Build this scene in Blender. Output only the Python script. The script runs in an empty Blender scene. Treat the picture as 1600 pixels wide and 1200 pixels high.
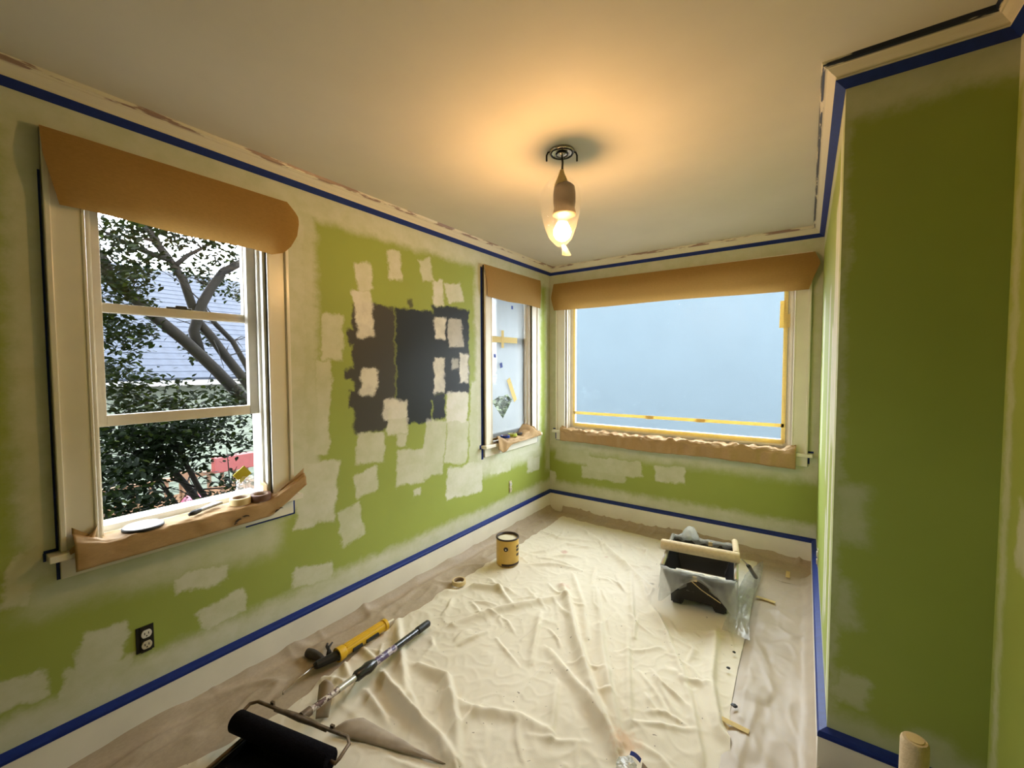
import bpy, bmesh, math, random
import numpy as np
from mathutils import Vector, Matrix, noise
random.seed(7)
S = bpy.context.scene
COL = S.collection
R = math.radians

# ------------------------------------------------------------------ camera
cam = bpy.data.cameras.new('camera')
cam.sensor_fit = 'HORIZONTAL'; cam.sensor_width = 36.0
cam.lens = 656.99 / 1600 * 36.0
cam.clip_start = 0.02; cam.clip_end = 200
camo = bpy.data.objects.new('camera', cam); COL.objects.link(camo)
yaw, pitch, roll = 0.6098, -0.0428, -0.0032
fw = Vector((-math.sin(yaw)*math.cos(pitch), math.cos(yaw)*math.cos(pitch), math.sin(pitch)))
rt = Vector((math.cos(yaw), math.sin(yaw), 0)); up = rt.cross(fw)
r2 = rt*math.cos(roll) + up*math.sin(roll); u2 = up*math.cos(roll) - rt*math.sin(roll)
M = Matrix((r2, u2, -fw)).transposed().to_4x4(); M.translation = Vector((2.0995, 0, 1.4439))
camo.matrix_world = M
S.camera = camo

# ------------------------------------------------------------------ world: bright overcast sky
wd = bpy.data.worlds.new('overcast_sky'); S.world = wd; wd.use_nodes = True
bg = wd.node_tree.nodes['Background']
bg.inputs[0].default_value = (0.86, 0.93, 1.0, 1); bg.inputs[1].default_value = 19.0
S.view_settings.view_transform = 'Standard'; S.view_settings.look = 'None'
S.view_settings.gamma = 1; S.view_settings.use_curve_mapping = False
S.view_settings.exposure = 0.05
S.cycles.max_bounces = 10; S.cycles.diffuse_bounces = 6; S.cycles.transparent_max_bounces = 24
S.cycles.transmission_bounces = 8; S.cycles.use_denoising = True
S.cycles.sample_clamp_indirect = 20.0
S.cycles.caustics_reflective = False; S.cycles.caustics_refractive = False

# room numbers (metres): x across, y into the room, z up
D, W, Y1, W2, YB = 3.667, 2.186, 1.763, 2.56, -2.6
H = 2.405
OPEN = [(0.37, 0.975), (2.70, 3.305)]       # left windows, along y
OZ0, OZ1 = 0.80, 2.14
BX0, BX1 = 0.18, 2.025                      # back window, along x

def portal(name, loc, rot, sx, sy):
    l = bpy.data.lights.new(name, 'AREA'); l.shape = 'RECTANGLE'; l.size = sx; l.size_y = sy
    l.cycles.is_portal = True
    o = bpy.data.objects.new(name, l); COL.objects.link(o); o.location = loc; o.rotation_euler = rot
portal('sky_portal_left', (-0.17, 0.67, 1.47), (0, R(-90), 0), 1.34, 0.6)
portal('sky_portal_back', (1.1, D+.16, 1.47), (R(-90), 0, 0), 1.84, 1.34)

# ------------------------------------------------------------------ helpers
class NT:
    def __init__(s, name):
        s.m = bpy.data.materials.new(name); s.m.use_nodes = True
        s.t = s.m.node_tree; s.n = s.t.nodes; s.n.clear()
        s.out = s.n.new('ShaderNodeOutputMaterial')
    def add(s, typ, **k):
        n = s.n.new('ShaderNode' + typ)
        for a, b in k.items(): setattr(n, a, b)
        return n
    def set(s, sock, v):
        if isinstance(v, bpy.types.NodeSocket): s.t.links.new(v, sock)
        elif isinstance(v, (tuple, list)) and len(v) == 3 and sock.type == 'RGBA': sock.default_value = (*v, 1)
        else: sock.default_value = v
    def math(s, op, a, b=None, c=None, clamp=False):
        n = s.add('Math', operation=op, use_clamp=clamp); s.set(n.inputs[0], a)
        if b is not None: s.set(n.inputs[1], b)
        if c is not None: s.set(n.inputs[2], c)
        return n.outputs[0]
    def vmath(s, op, a, b=None):
        n = s.add('VectorMath', operation=op); s.set(n.inputs[0], a)
        if b is not None: s.set(n.inputs[1], b)
        return n.outputs[0]
    def mix(s, f, a, b, mode='MIX'):
        n = s.add('Mix', data_type='RGBA', blend_type=mode); s.set(n.inputs[0], f); s.set(n.inputs[6], a); s.set(n.inputs[7], b)
        return n.outputs[2]
    def noise(s, vec, scale, detail=3, rough=.55, dims='3D'):
        n = s.add('TexNoise'); n.noise_dimensions = dims
        if vec is not None: s.set(n.inputs['Vector'], vec)
        n.inputs['Scale'].default_value = scale; n.inputs['Detail'].default_value = detail; n.inputs['Roughness'].default_value = rough
        return n.outputs
    def rng(s, v, a, b, c=0, d=1, smooth=False):
        n = s.add('MapRange', clamp=True)
        if smooth: n.interpolation_type = 'SMOOTHSTEP'
        s.set(n.inputs[0], v)
        for i, q in enumerate((a, b, c, d)): s.set(n.inputs[i+1], q)
        return n.outputs[0]
    def obj(s): return s.add('TexCoord').outputs['Object']
    def bump(s, h, strength=.2, dist=.01):
        n = s.add('Bump'); n.inputs['Strength'].default_value = strength; n.inputs['Distance'].default_value = dist
        s.set(n.inputs['Height'], h); return n.outputs[0]
    def bsdf(s, col, rough=.6, normal=None, spec=.4, metal=0, **k):
        n = s.add('BsdfPrincipled'); s.set(n.inputs['Base Color'], col); s.set(n.inputs['Roughness'], rough)
        n.inputs['Specular IOR Level'].default_value = spec; n.inputs['Metallic'].default_value = metal
        if normal is not None: s.set(n.inputs['Normal'], normal)
        for a, b in k.items(): s.set(n.inputs[a.replace('_', ' ')], b)
        s.t.links.new(n.outputs[0], s.out.inputs[0]); return n
    def shader(s, sock): s.t.links.new(sock, s.out.inputs[0]); return s.m

def simple(name, col, rough=.6, spec=.4, metal=0, var=.08, scale=14, bump=.0, bscale=60, **k):
    t = NT(name); o = t.obj()
    f = t.noise(o, scale, 4)[0]
    c = t.mix(t.rng(f, .3, .7), tuple(x*(1-var) for x in col), tuple(min(1, x*(1+var)) for x in col))
    nm = t.bump(t.noise(o, bscale, 3)[0], bump, .004) if bump else None
    t.bsdf(c, rough, nm, spec, metal, **k); return t.m

class MB:
    def __init__(s): s.v = []; s.f = []
    def box(s, x0, x1, y0, y1, z0, z1, T=None):
        i = len(s.v)
        p = [(x, y, z) for z in (z0, z1) for y in (y0, y1) for x in (x0, x1)]
        s.v += [T(*q) for q in p] if T else p
        s.f += [tuple(i+k for k in q) for q in ((0,2,3,1),(4,5,7,6),(0,1,5,4),(2,6,7,3),(0,4,6,2),(1,3,7,5))]
        return s
    def quadbox(s, a, b):                       # two matching rings of points -> closed prism
        i = len(s.v); n = len(a); s.v += list(a) + list(b)
        s.f.append(tuple(i+k for k in reversed(range(n)))); s.f.append(tuple(i+n+k for k in range(n)))
        for k in range(n): s.f.append((i+k, i+(k+1) % n, i+n+(k+1) % n, i+n+k))
        return s
    def tube(s, pts, r, n=10, cap=True):
        pts = [Vector(p) for p in pts]; rs = r if isinstance(r, (list, tuple)) else [r]*len(pts)
        i0 = len(s.v); prev = None
        for k, p in enumerate(pts):
            t = (pts[min(k+1, len(pts)-1)] - pts[max(k-1, 0)]).normalized()
            if prev is None:
                a = Vector((0, 0, 1)) if abs(t.z) < .9 else Vector((1, 0, 0)); e1 = t.cross(a).normalized()
            else: e1 = (prev - t*prev.dot(t)).normalized()
            prev = e1; e2 = t.cross(e1)
            for j in range(n):
                a = 2*math.pi*j/n; s.v.append(tuple(p + (e1*math.cos(a)+e2*math.sin(a))*rs[k]))
        for k in range(len(pts)-1):
            for j in range(n):
                a = i0+k*n+j; b = i0+k*n+(j+1) % n; s.f.append((a, b, b+n, a+n))
        if cap:
            s.f.append(tuple(i0+j for j in reversed(range(n)))); s.f.append(tuple(i0+(len(pts)-1)*n+j for j in range(n)))
        return s
    def lathe(s, prof, c=(0, 0, 0), n=32, F=None, close=False):
        i0 = len(s.v); m = len(prof)
        for j in range(n):
            a = 2*math.pi*j/n
            for r, z in prof:
                p = (r*math.cos(a), r*math.sin(a), z)
                if F: p = F(*p)
                s.v.append((c[0]+p[0], c[1]+p[1], c[2]+p[2]))
        for j in range(n):
            for k in range(m if close else m-1):
                a = i0+j*m+k; b = i0+((j+1) % n)*m+k; a2 = i0+j*m+(k+1) % m; b2 = i0+((j+1) % n)*m+(k+1) % m
                s.f.append((a, b, b2, a2))
        return s
    def grid(s, fn, nu, nv):
        i0 = len(s.v)
        for j in range(nv+1):
            for i in range(nu+1): s.v.append(tuple(fn(i/nu, j/nv)))
        for j in range(nv):
            for i in range(nu):
                a = i0+j*(nu+1)+i; s.f.append((a, a+1, a+nu+2, a+nu+1))
        return s
    def build(s, name, mat, parent=None, smooth=False, bevel=0, solid=0, offs=0, seg=2, weld=False):
        me = bpy.data.meshes.new(name); me.from_pydata(s.v, [], s.f); me.update()
        bm = bmesh.new(); bm.from_mesh(me)
        if weld: bmesh.ops.remove_doubles(bm, verts=bm.verts, dist=1e-5)
        bmesh.ops.recalc_face_normals(bm, faces=bm.faces); bm.to_mesh(me); bm.free()
        if smooth:
            for p in me.polygons: p.use_smooth = True
        me.materials.append(mat)
        o = bpy.data.objects.new(name, me); COL.objects.link(o)
        if solid:
            d = o.modifiers.new('thick', 'SOLIDIFY'); d.thickness = solid; d.offset = offs
        if bevel:
            d = o.modifiers.new('bevel', 'BEVEL'); d.width = bevel; d.segments = seg; d.limit_method = 'ANGLE'; d.angle_limit = R(40)
        if parent is not None:
            o.parent = parent
            root = parent.matrix_basis if parent.parent is None else Matrix()
            o.matrix_parent_inverse = root.inverted()
        return o
def smooth_angle(o, deg=40):
    me = o.data
    for p in me.polygons: p.use_smooth = True
    me.set_sharp_from_angle(angle=R(deg)); return o
def tag(o, label, cat, group=None, kind=None):
    o['label'] = label
    if cat: o['category'] = cat
    if group: o['group'] = group
    if kind: o['kind'] = kind
    return o
def struct(o, label=None):
    o['kind'] = 'structure'
    if label: o['label'] = label
    return o
def thing(name, loc, label, cat, group=None):
    o = bpy.data.objects.new(name, None); COL.objects.link(o); o.location = loc; o.empty_display_size = .05
    return tag(o, label, cat, group)
def fbm(x, y, z=0, oct=3):
    return sum(noise.noise((x*2**k, y*2**k, z+k*7.3))/2**k for k in range(oct))

# ------------------------------------------------------------------ materials
GREEN = (0.325, 0.395, 0.080); PRIMER = (0.74, 0.73, 0.665); TAUPE = (0.060, 0.056, 0.047); NAVY = (0.024, 0.030, 0.036)

def wall_paint(name, axes, dark, pale, bands):
    """green wall paint; dark = sample swatches, pale = primer patches (u, v, w, h, rot, opacity, edge softness in m)"""
    t = NT(name); o = t.obj(); sp = t.add('SeparateXYZ'); t.set(sp.inputs[0], o)
    cb = t.add('CombineXYZ'); t.set(cb.inputs[0], sp.outputs[axes[0]]); t.set(cb.inputs[1], sp.outputs[axes[1]])
    uv0 = cb.outputs[0]
    n1 = t.vmath('SUBTRACT', t.noise(uv0, 11, 4, .65)[1], (.5, .5, .5)); n2 = t.vmath('SUBTRACT', t.noise(uv0, 110, 2)[1], (.5, .5, .5))
    wob = t.vmath('ADD', t.vmath('MULTIPLY', n1, (.085, .085, 0)), t.vmath('MULTIPLY', n2, (.012, .012, 0)))
    uv = t.vmath('ADD', uv0, wob)
    def mask(p):
        u, v, w, h, a, op, sf = p
        m = t.add('Mapping', vector_type='TEXTURE'); t.set(m.inputs[0], uv)
        m.inputs[1].default_value = (u, v, 0); m.inputs[2].default_value = (0, 0, a); m.inputs[3].default_value = (w/2, h/2, 1)
        q = t.add('SeparateXYZ'); t.set(q.inputs[0], t.vmath('ABSOLUTE', m.outputs[0]))
        rx = t.rng(q.outputs[0], 1+sf/w, 1-sf/w, 0, 1, True); ry = t.rng(q.outputs[1], 1+sf/h, 1-sf/h, 0, 1, True)
        return t.math('MULTIPLY', t.math('MULTIPLY', rx, ry), op)
    def total(lst):
        acc = None
        for p in lst:
            m = mask(p); acc = m if acc is None else t.math('MAXIMUM', acc, m)
        return acc
    big = t.noise(uv0, 2.2, 3)[0]; fine = t.noise(uv0, 9, 5, .65)[0]
    col = t.mix(t.rng(big, .3, .7), tuple(c*.95 for c in GREEN), tuple(c*1.05 for c in GREEN))
    for c, lst in dark: col = t.mix(total(lst), col, c)
    pm = total(pale)
    for (axis, a, b, op) in bands:
        s2 = t.add('SeparateXYZ'); t.set(s2.inputs[0], uv)
        bm_ = t.math('MULTIPLY', t.rng(s2.outputs[axis], a, b, 0, 1, True), op)
        pm = bm_ if pm is None else t.math('MAXIMUM', pm, bm_)
    pm = t.math('MULTIPLY', pm, t.rng(fine, .3, .62, .84, 1.2), clamp=True)
    col = t.mix(pm, col, PRIMER)
    t.bsdf(col, .55, t.bump(t.noise(uv0, 160, 2)[0], .06, .003), .35)
    return t.m

SF = .022
LW = [(1.519,1.96,.106,.155,.205,.75),(1.743,2.067,.103,.18,.128,.75),(2.004,2.087,.107,.141,.226,.6),(2.119,1.947,.098,.171,.069,.75),
(2.279,1.973,.177,.139,.261,.7),(1.515,1.748,.122,.271,.149,.85),(2.13,1.709,.108,.159,.041,.9),(2.29,1.685,.152,.19,.108,.6),
(2.12,1.376,.103,.238,-.013,.85),(2.379,1.429,.102,.214,-.011,.85),(2.28,1.457,.068,.069,.033,.5),(1.539,1.354,.115,.157,-.188,.9),
(1.732,1.173,.186,.127,-.064,.85),(1.748,1.071,.161,.105,-.08,.7),(1.779,.977,.087,.089,-.123,.6),(2.304,1.14,.231,.221,-.048,.85),
(1.311,1.601,.129,.254,-.025,.6),(1.247,1.226,.09,.496,-.063,.6),(1.545,.964,.195,.185,-.083,.6),(1.511,.765,.164,.141,.179,.6),
(1.854,.79,.24,.228,-.055,.6),(2.065,.878,.204,.389,-.129,.55),(2.297,.887,.239,.32,-.125,.6),(2.386,.581,.41,.233,-.057,.7),
(2.525,1.003,.173,.643,-.061,.5),(2.836,.588,.293,.097,-.106,.6),(3.358,.517,.22,.139,-.126,.6),(1.213,.777,.219,.339,-.146,.65),
(1.406,.548,.146,.201,.175,.55),(1.898,.605,.054,.045,-.095,.7),(.683,.539,.199,.075,-.089,.6),(.762,.365,.182,.117,.16,.6),
(.372,.415,.124,.142,-.12,.55),(.349,.302,.193,.126,-.292,.55),(.165,.382,.122,.093,-.167,.55),(.185,.742,.079,.171,-.317,.6),
(1.179,.35,.216,.101,-.197,.6)]
LW = [(*p, SF) for p in LW]
LW += [(.684,1.52,1.00,1.62,0,.62,.08),(.6,.69,.84,.22,-.1,.5,.12),(1.16,1.5,.14,1.5,0,.55,.06),(3.0,1.47,.98,1.72,0,.62,.07),(3.0,.64,1.0,.16,0,.55,.1),
       (3.64,1.4,.12,2.0,0,.45,.08)]
LD = [(TAUPE, [(1.585,1.489,.30,.633,0,1,SF),(1.438,1.612,.074,.101,0,1,.02),(1.429,1.403,.082,.058,0,1,.02),(1.44,1.254,.08,.09,0,1,.02),
               (1.557,1.14,.24,.16,0,1,.03),(1.863,1.848,.045,.045,.2,.8,.02)]),
      (NAVY, [(1.908,1.511,.337,.603,0,1,SF),(1.931,1.15,.225,.17,0,1,.02),(2.248,1.55,.379,.618,0,1,SF),(2.115,1.163,.123,.171,0,1,.02)])]
BANDS = [(1, .34, .27, .62), (1, 2.17, 2.24, .62)]
m_wall_left = wall_paint('wall_left_paint', (1, 2), LD, LW, BANDS)
m_wall_back = wall_paint('wall_back_paint', (0, 2), [], [(.672,.518,.525,.145,.025,.55,SF),(.568,.433,.426,.116,.026,.5,SF),(1.17,.518,.246,.135,.067,.6,SF),
    (0.0,.305,.13,.159,0,.6,SF),(.253,.571,.367,.141,0,.5,.05)], [(1,.33,.26,.6),(1,.55,.66,.6)])
m_wall_alcove = wall_paint('wall_alcove_paint', (1, 2), [], [(1.84,1.2,.17,2.2,0,.75,.03),(2.15,1.0,.10,1.2,0,.7,.05),(2.45,1.35,.12,.9,0,.6,.05),(2.3,.55,.12,.5,0,.6,.05),(3.2,1.35,.25,1.0,0,.5,.1),(2.0,1.6,.2,.9,0,.6,.06)],
    [(1,.27,.23,.5),(1,2.2,2.26,.5)])
m_wall_recess = wall_paint('wall_recess_paint', (0, 2), [], [(2.231,.949,.082,.194,.05,.32,.05),(2.222,.64,.061,.156,.05,.32,.05),(2.245,.355,.095,.109,-.129,.34,.03),(2.446,.257,.103,.105,.2,.3,.05),
    (2.19,1.2,.03,2.2,0,.25,.03)], [(1,.30,.22,.35),(1,2.20,2.27,.5)])
m_wall_right = wall_paint('wall_right_paint', (1, 2), [], [(1.6,1.006,.07,.178,0,.4,.03),(1.72,1.3,.04,2.2,0,.3,.04)], [(1,.30,.22,.4),(1,2.16,2.24,.6)])
m_wall_plain = wall_paint('wall_front_paint', (0, 2), [], [(0.4,1.2,.5,.4,0,.5,.1)], BANDS)

m_ceiling = simple('ceiling_paint', (.66,.62,.54), .7, .25, var=.03, scale=3, bump=.05, bscale=120)
m_trim = simple('trim_enamel', (.80,.77,.68), .28, .5, var=.04, scale=5)
m_base = simple('baseboard_enamel', (.80,.77,.68), .35, .45, var=.05, scale=5)
m_sash = simple('sash_paint', (.70,.65,.55), .4, .45, var=.06)
m_blue = simple('blue_masking_tape', (.006,.024,.18), .5, .3, var=.12, scale=40)
m_floor = simple('floor_wood', (.22,.12,.05), .4, .4, var=.2)

def crown_mat(name, stain, amount):
    t = NT(name); o = t.obj(); sp = t.add('SeparateXYZ'); t.set(sp.inputs[0], o)
    st = t.vmath('MULTIPLY', o, (1.6, 1.6, 16)); f = t.noise(st, 3.2, 4, .6)[0]
    z = sp.outputs[2]
    zone = t.math('MULTIPLY', t.rng(z, 2.386, 2.390, 0, 1), t.rng(f, amount, amount+.04, 0, 1))
    c = t.mix(zone, (.72,.67,.54), stain); t.bsdf(c, .35, None, .45); return t.m
m_crown_mauve = crown_mat('crown_enamel_mauve_streaks', (.30,.20,.17), .50)
m_crown_blue = crown_mat('crown_enamel_dark_blue_streaks', (.012,.018,.045), .45)

def paper_mat(name, col, rough=.7, trans=.25):
    t = NT(name); o = t.obj(); f = t.noise(t.vmath('MULTIPLY', o, (1, 1, 3)), 60, 4, .7)[0]
    c = t.mix(t.rng(f, .3, .7), tuple(x*.92 for x in col), tuple(x*1.08 for x in col))
    p = t.bsdf(c, rough, t.bump(f, .12, .002), .25)
    tr = t.add('BsdfTranslucent'); t.set(tr.inputs[0], c); mx = t.add('MixShader'); mx.inputs[0].default_value = trans
    t.t.links.new(p.outputs[0], mx.inputs[1]); t.t.links.new(tr.outputs[0], mx.inputs[2]); return t.shader(mx.outputs[0])
m_kraft = paper_mat('kraft_paper', (.42,.25,.075), .62, .30)
m_kraft_sill = paper_mat('kraft_paper_sill', (.47,.31,.15), .6, .12)
m_masking = paper_mat('cream_masking_tape', (.80,.66,.30), .6, .45)
m_rosin = paper_mat('rosin_paper', (.44,.36,.26), .5, .05)

def film_mat(name, transp, trans, col, gloss=.08, rough=.25, streak=0, tint=(1,1,1)):
    t = NT(name); o = t.obj()
    n = t.noise(t.vmath('MULTIPLY', o, (3, 3, 1.2)), 4, 4, .6)[0]; nrm = t.bump(n, .35, .03)
    a = t.add('BsdfTransparent'); t.set(a.inputs[0], tint); b = t.add('BsdfTranslucent'); t.set(b.inputs[0], col); g = t.add('BsdfGlossy'); g.inputs[1].default_value = rough
    t.set(g.inputs['Normal'], nrm); g.inputs[0].default_value = (1, 1, 1, 1)
    d = t.add('BsdfDiffuse'); t.set(d.inputs[0], (.60,.64,.66))
    m1 = t.add('MixShader'); m1.inputs[0].default_value = .25; t.t.links.new(b.outputs[0], m1.inputs[1]); t.t.links.new(d.outputs[0], m1.inputs[2])
    m2 = t.add('MixShader'); t.set(m2.inputs[0], t.rng(n, .35, .7, transp*.7, transp*1.25) if streak else transp)
    t.t.links.new(m1.outputs[0], m2.inputs[1]); t.t.links.new(a.outputs[0], m2.inputs[2])
    m3 = t.add('MixShader'); m3.inputs[0].default_value = gloss
    t.t.links.new(m2.outputs[0], m3.inputs[1]); t.t.links.new(g.outputs[0], m3.inputs[2])
    return t.shader(m3.outputs[0])
m_film_back = film_mat('frosted_plastic_film', .955, .9, (.10,.11,.12), .006, tint=(.76,.77,.765))
m_film_side = film_mat('thin_plastic_film', .05, .6, (.135,.15,.155), .04, .25, 1)
m_film_clear = film_mat('clear_plastic_film', .92, .2, (.7,.72,.72), .12, .10, 0)
m_film_bag = film_mat('bag_film', .986, .2, (.7,.7,.68), .07, .12, 0)
m_film_milky = film_mat('milky_plastic_film', .45, .4, (.64,.64,.57), .07, .22, 1)

def glass_mat(name, rough):
    t = NT(name); a = t.add('BsdfTransparent'); g = t.add('BsdfGlossy'); g.inputs[1].default_value = rough
    lw = t.add('LayerWeight'); mx = t.add('MixShader'); t.set(mx.inputs[0], t.math('MULTIPLY_ADD', t.math('POWER', lw.outputs['Facing'], 4), .4, .02))
    t.t.links.new(a.outputs[0], mx.inputs[1]); t.t.links.new(g.outputs[0], mx.inputs[2]); return t.shader(mx.outputs[0])
m_glass = glass_mat('window_glass', .02); m_glass_hazy = glass_mat('hazy_window_glass', .45)

# ------------------------------------------------------------------ room shell
def wall(name, mat, T, u0, u1, z0, z1, d0, d1, holes, label):
    us = sorted({u0, u1, *[h for q in holes for h in q[:2]]}); zs = sorted({z0, z1, *[h for q in holes for h in q[2:]]})
    mb = MB()
    for a, b in zip(us, us[1:]):
        runs = []
        for c, d in zip(zs, zs[1:]):
            if any(q[0] <= a and b <= q[1] and q[2] <= c and d <= q[3] for q in holes): continue
            if runs and runs[-1][1] == c: runs[-1][1] = d
            else: runs.append([c, d])
        for c, d in runs: mb.box(a, b, d0, d1, c, d, T)
    return struct(mb.build(name, mat), label)
TL = lambda u, d, z: (d, u, z)                 # left wall: d into the room
TB = lambda u, d, z: (u, D-d, z)               # back wall
ZT = H + .1
wall('wall_left', m_wall_left, TL, YB-.14, D+.14, -.05, ZT, -.14, 0, [(a, b, OZ0, OZ1) for a, b in OPEN], 'green left wall with primer patches and dark paint swatches')
wall('wall_back', m_wall_back, TB, 0, W, -.05, ZT, -.14, 0, [(BX0, BX1, OZ0, OZ1)], 'green back wall below the wide window')
struct(MB().box(W, W+.14, Y1+.1, D+.14, -.05, ZT).build('wall_alcove', m_wall_alcove), 'pale streaked side wall of the window alcove')
struct(MB().box(W, W2+.14, Y1, Y1+.1, -.05, ZT).build('wall_recess', m_wall_recess), 'dark green wall face turned to the room')
struct(MB().box(W2, W2+.14, YB-.14, Y1, -.05, ZT).build('wall_right', m_wall_right), 'olive green wall at the right edge')
wall('wall_front', m_wall_plain, lambda u, d, z: (u, YB+d, z), 0, W2, -.05, ZT, -.14, 0, [], 'green wall behind the camera')
struct(MB().box(-.14, W2+.14, YB-.14, D+.14, H, H+.1).build('ceiling', m_ceiling), 'plain off-white ceiling')
struct(MB().box(-.14, W2+.14, YB-.14, D+.14, -.1, -.004).build('floor', m_floor), 'wooden floor under the coverings')

PATH = [(0, YB), (0, D), (W, D), (W, Y1), (W2, Y1), (W2, YB)]
def sweep(i, prof):
    """piece i of a moulding that follows the walls, mitred at the corners; prof = (offset from wall, z)"""
    def nrm(k):
        a, b = Vector(PATH[k]), Vector(PATH[k+1]); t = (b-a).normalized(); return Vector((t.y, -t.x))
    def at(k, d):
        if k == 0: return Vector(PATH[0]) + nrm(0)*d
        if k == len(PATH)-1: return Vector(PATH[k]) + nrm(k-1)*d
        n1, n2 = nrm(k-1), nrm(k); return Vector(PATH[k]) + (n1+n2)*(d/(1+n1.dot(n2)))
    a = [(*at(i, d), z) for d, z in prof]; b = [(*at(i+1, d), z) for d, z in prof]
    return MB().quadbox(a, b)
SIDES = ['left', 'back', 'alcove', 'recess', 'right']
SAY = ['on the long left wall', 'above the wide back window', 'along the narrow alcove side', 'on the dark green recess wall', 'at the far right wall']
CROWN = [(0,2.3335),(.028,2.3555),(.0285,2.360),(.025,2.362),(.030,2.368),(.040,2.376),(.050,2.386),(.054,2.3865),(.058,2.391),(.062,2.393),(.066,2.405),(0,2.405)]
BASE = [(0,0),(.026,0),(.026,.183),(.022,.191),(0,.199)]
for i, s in enumerate(SIDES):
    o = sweep(i, CROWN).build('trim_%d' % (i+1), m_crown_mauve if i < 2 else m_crown_blue); struct(o, 'white crown moulding ' + SAY[i])
    struct(sweep(i, BASE).build('baseboard_' + s, m_base), 'cream painted baseboard on the %s wall' % s)
TS = ['along the left wall', 'along the back wall', 'along the alcove side wall', 'along the dark green recess wall', 'along the right wall']
for i in range(5):
    tag(sweep(i, [(.0004,2.3333),(.0280,2.3550),(.0286,2.3542),(.0010,2.3322)]).build('painters_tape', m_blue), 'blue tape strip under the crown moulding ' + TS[i], 'tape', 'blue masking tape strips')
    tag(sweep(i, [(.0262,.173),(.0272,.173),(.0272,.1834),(.0226,.1921),(.0006,.2003),(.0004,.1993),(.0221,.1912),(.0262,.1832)]).build('painters_tape', m_blue), 'blue tape strip on top of the baseboard ' + TS[i], 'tape', 'blue masking tape strips')

# ------------------------------------------------------------------ windows
def window(name, T, u0, u1, label, kind, raised=0.0, stile=.040):
    w = bpy.data.objects.new(name, None); COL.objects.link(w); w.location = T((u0+u1)/2, 0, OZ0); struct(w, label)
    C = .098; z0, z1 = OZ0+.012, OZ1
    for a, b, o in ((u0-C, u0, 0), (u1, u1+C, 1)):
        mb = MB(); mb.box(a, b, .0, .018, z0, z1+C, T)
        e = (a, a+.016) if o == 0 else (b-.016, b); mb.box(*e, 0, .030, z0, z1+C, T)
        e = (b-.010, b) if o == 0 else (a, a+.010); mb.box(*e, 0, .022, z0, z1, T)
        mb.build('casing', m_trim, w, bevel=.003)
    mb = MB(); mb.box(u0, u1, 0, .018, z1, z1+C, T); mb.box(u0-C, u1+C, 0, .030, z1+C-.016, z1+C+.0005, T); mb.build('head_casing', m_trim, w, bevel=.003)
    mb = MB(); mb.box(u0-C-.03, u1+C+.03, 0, .055, OZ0-.012, z0, T); mb.box(u0+.001, u1-.001, -.10, .01, OZ0, z0, T); mb.build('stool', m_trim, w, bevel=.003)
    MB().box(u0-C, u1+C, 0, .018, OZ0-.085, OZ0-.012, T).build('apron', m_trim, w, bevel=.003)
    J = .012
    for a, b in ((u0, u0+J), (u1-J, u1)): MB().box(a, b, -.14, 0, z0, z1, T).build('jamb', m_trim, w)
    MB().box(u0+J, u1-J, -.14, 0, z1-J, z1, T).build('head_jamb', m_trim, w)
    MB().box(u0+J, u1-J, -.19, -.10, OZ0-.02, z0+.022, T).build('sill', m_trim, w, bevel=.002)
    a, b = u0+J, u1-J
    for p, q in ((a, a+.010), (b-.010, b)): MB().box(p, q, -.045, -.030, z0, z1-J, T).build('stop', m_trim, w)
    def sash(nm, za, zb, d0, d1, st, top, bot):
        mb = MB(); mb.box(a+.002, a+st, d0, d1, za, zb, T); mb.box(b-st, b-.002, d0, d1, za, zb, T)
        mb.box(a+st, b-st, d0, d1, za, za+bot, T); mb.box(a+st, b-st, d0, d1, zb-top, zb, T)
        o = mb.build(nm, m_sash, w, bevel=.002)
        MB().box(a+st, b-st, (d0+d1)/2-.002, (d0+d1)/2+.002, za+bot, zb-top, T).build('pane', m_glass if raised else m_glass_hazy, o)
        return o
    if kind == 'hung':
        up_ = sash('upper_sash', 1.655, z1-J, -.136, -.106, stile, .05, .036)
        mb = MB()
        for k in range(3): mb.box(a+.04, b-.04, -.106, -.1045, 1.662+k*.010, 1.667+k*.010, T)
        mb.build('rail_ridges', m_sash, up_)
        lk = MB().box((a+b)/2-.045, (a+b)/2+.045, -.128, -.112, 1.691, 1.699, T); lk.box((a+b)/2-.012, (a+b)/2+.03, -.126, -.114, 1.699, 1.707, T)
        lk.build('sash_lock', m_dark_metal, up_, bevel=.002)
        sash('lower_sash', z0+.022+raised, min(1.70+raised, z1-J-.002), -.098, -.068, stile, .036, .042)
    else:
        sash('sash', z0+.022, z1-J, -.11, -.075, .048, .05, .05)
    return w
m_dark_metal = simple('dark_metal', (.03,.028,.025), .35, .5, .6)
window('window_1', TL, *OPEN[0], 'open sash window with a tree outside and items on its sill', 'hung', .385)
window('window_2', TL, *OPEN[1], 'narrow sash window near the corner covered in plastic film', 'hung', 0, .020)
window('window_3', TB, BX0, BX1, 'wide window on the back wall covered in frosted plastic', 'fixed')
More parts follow.
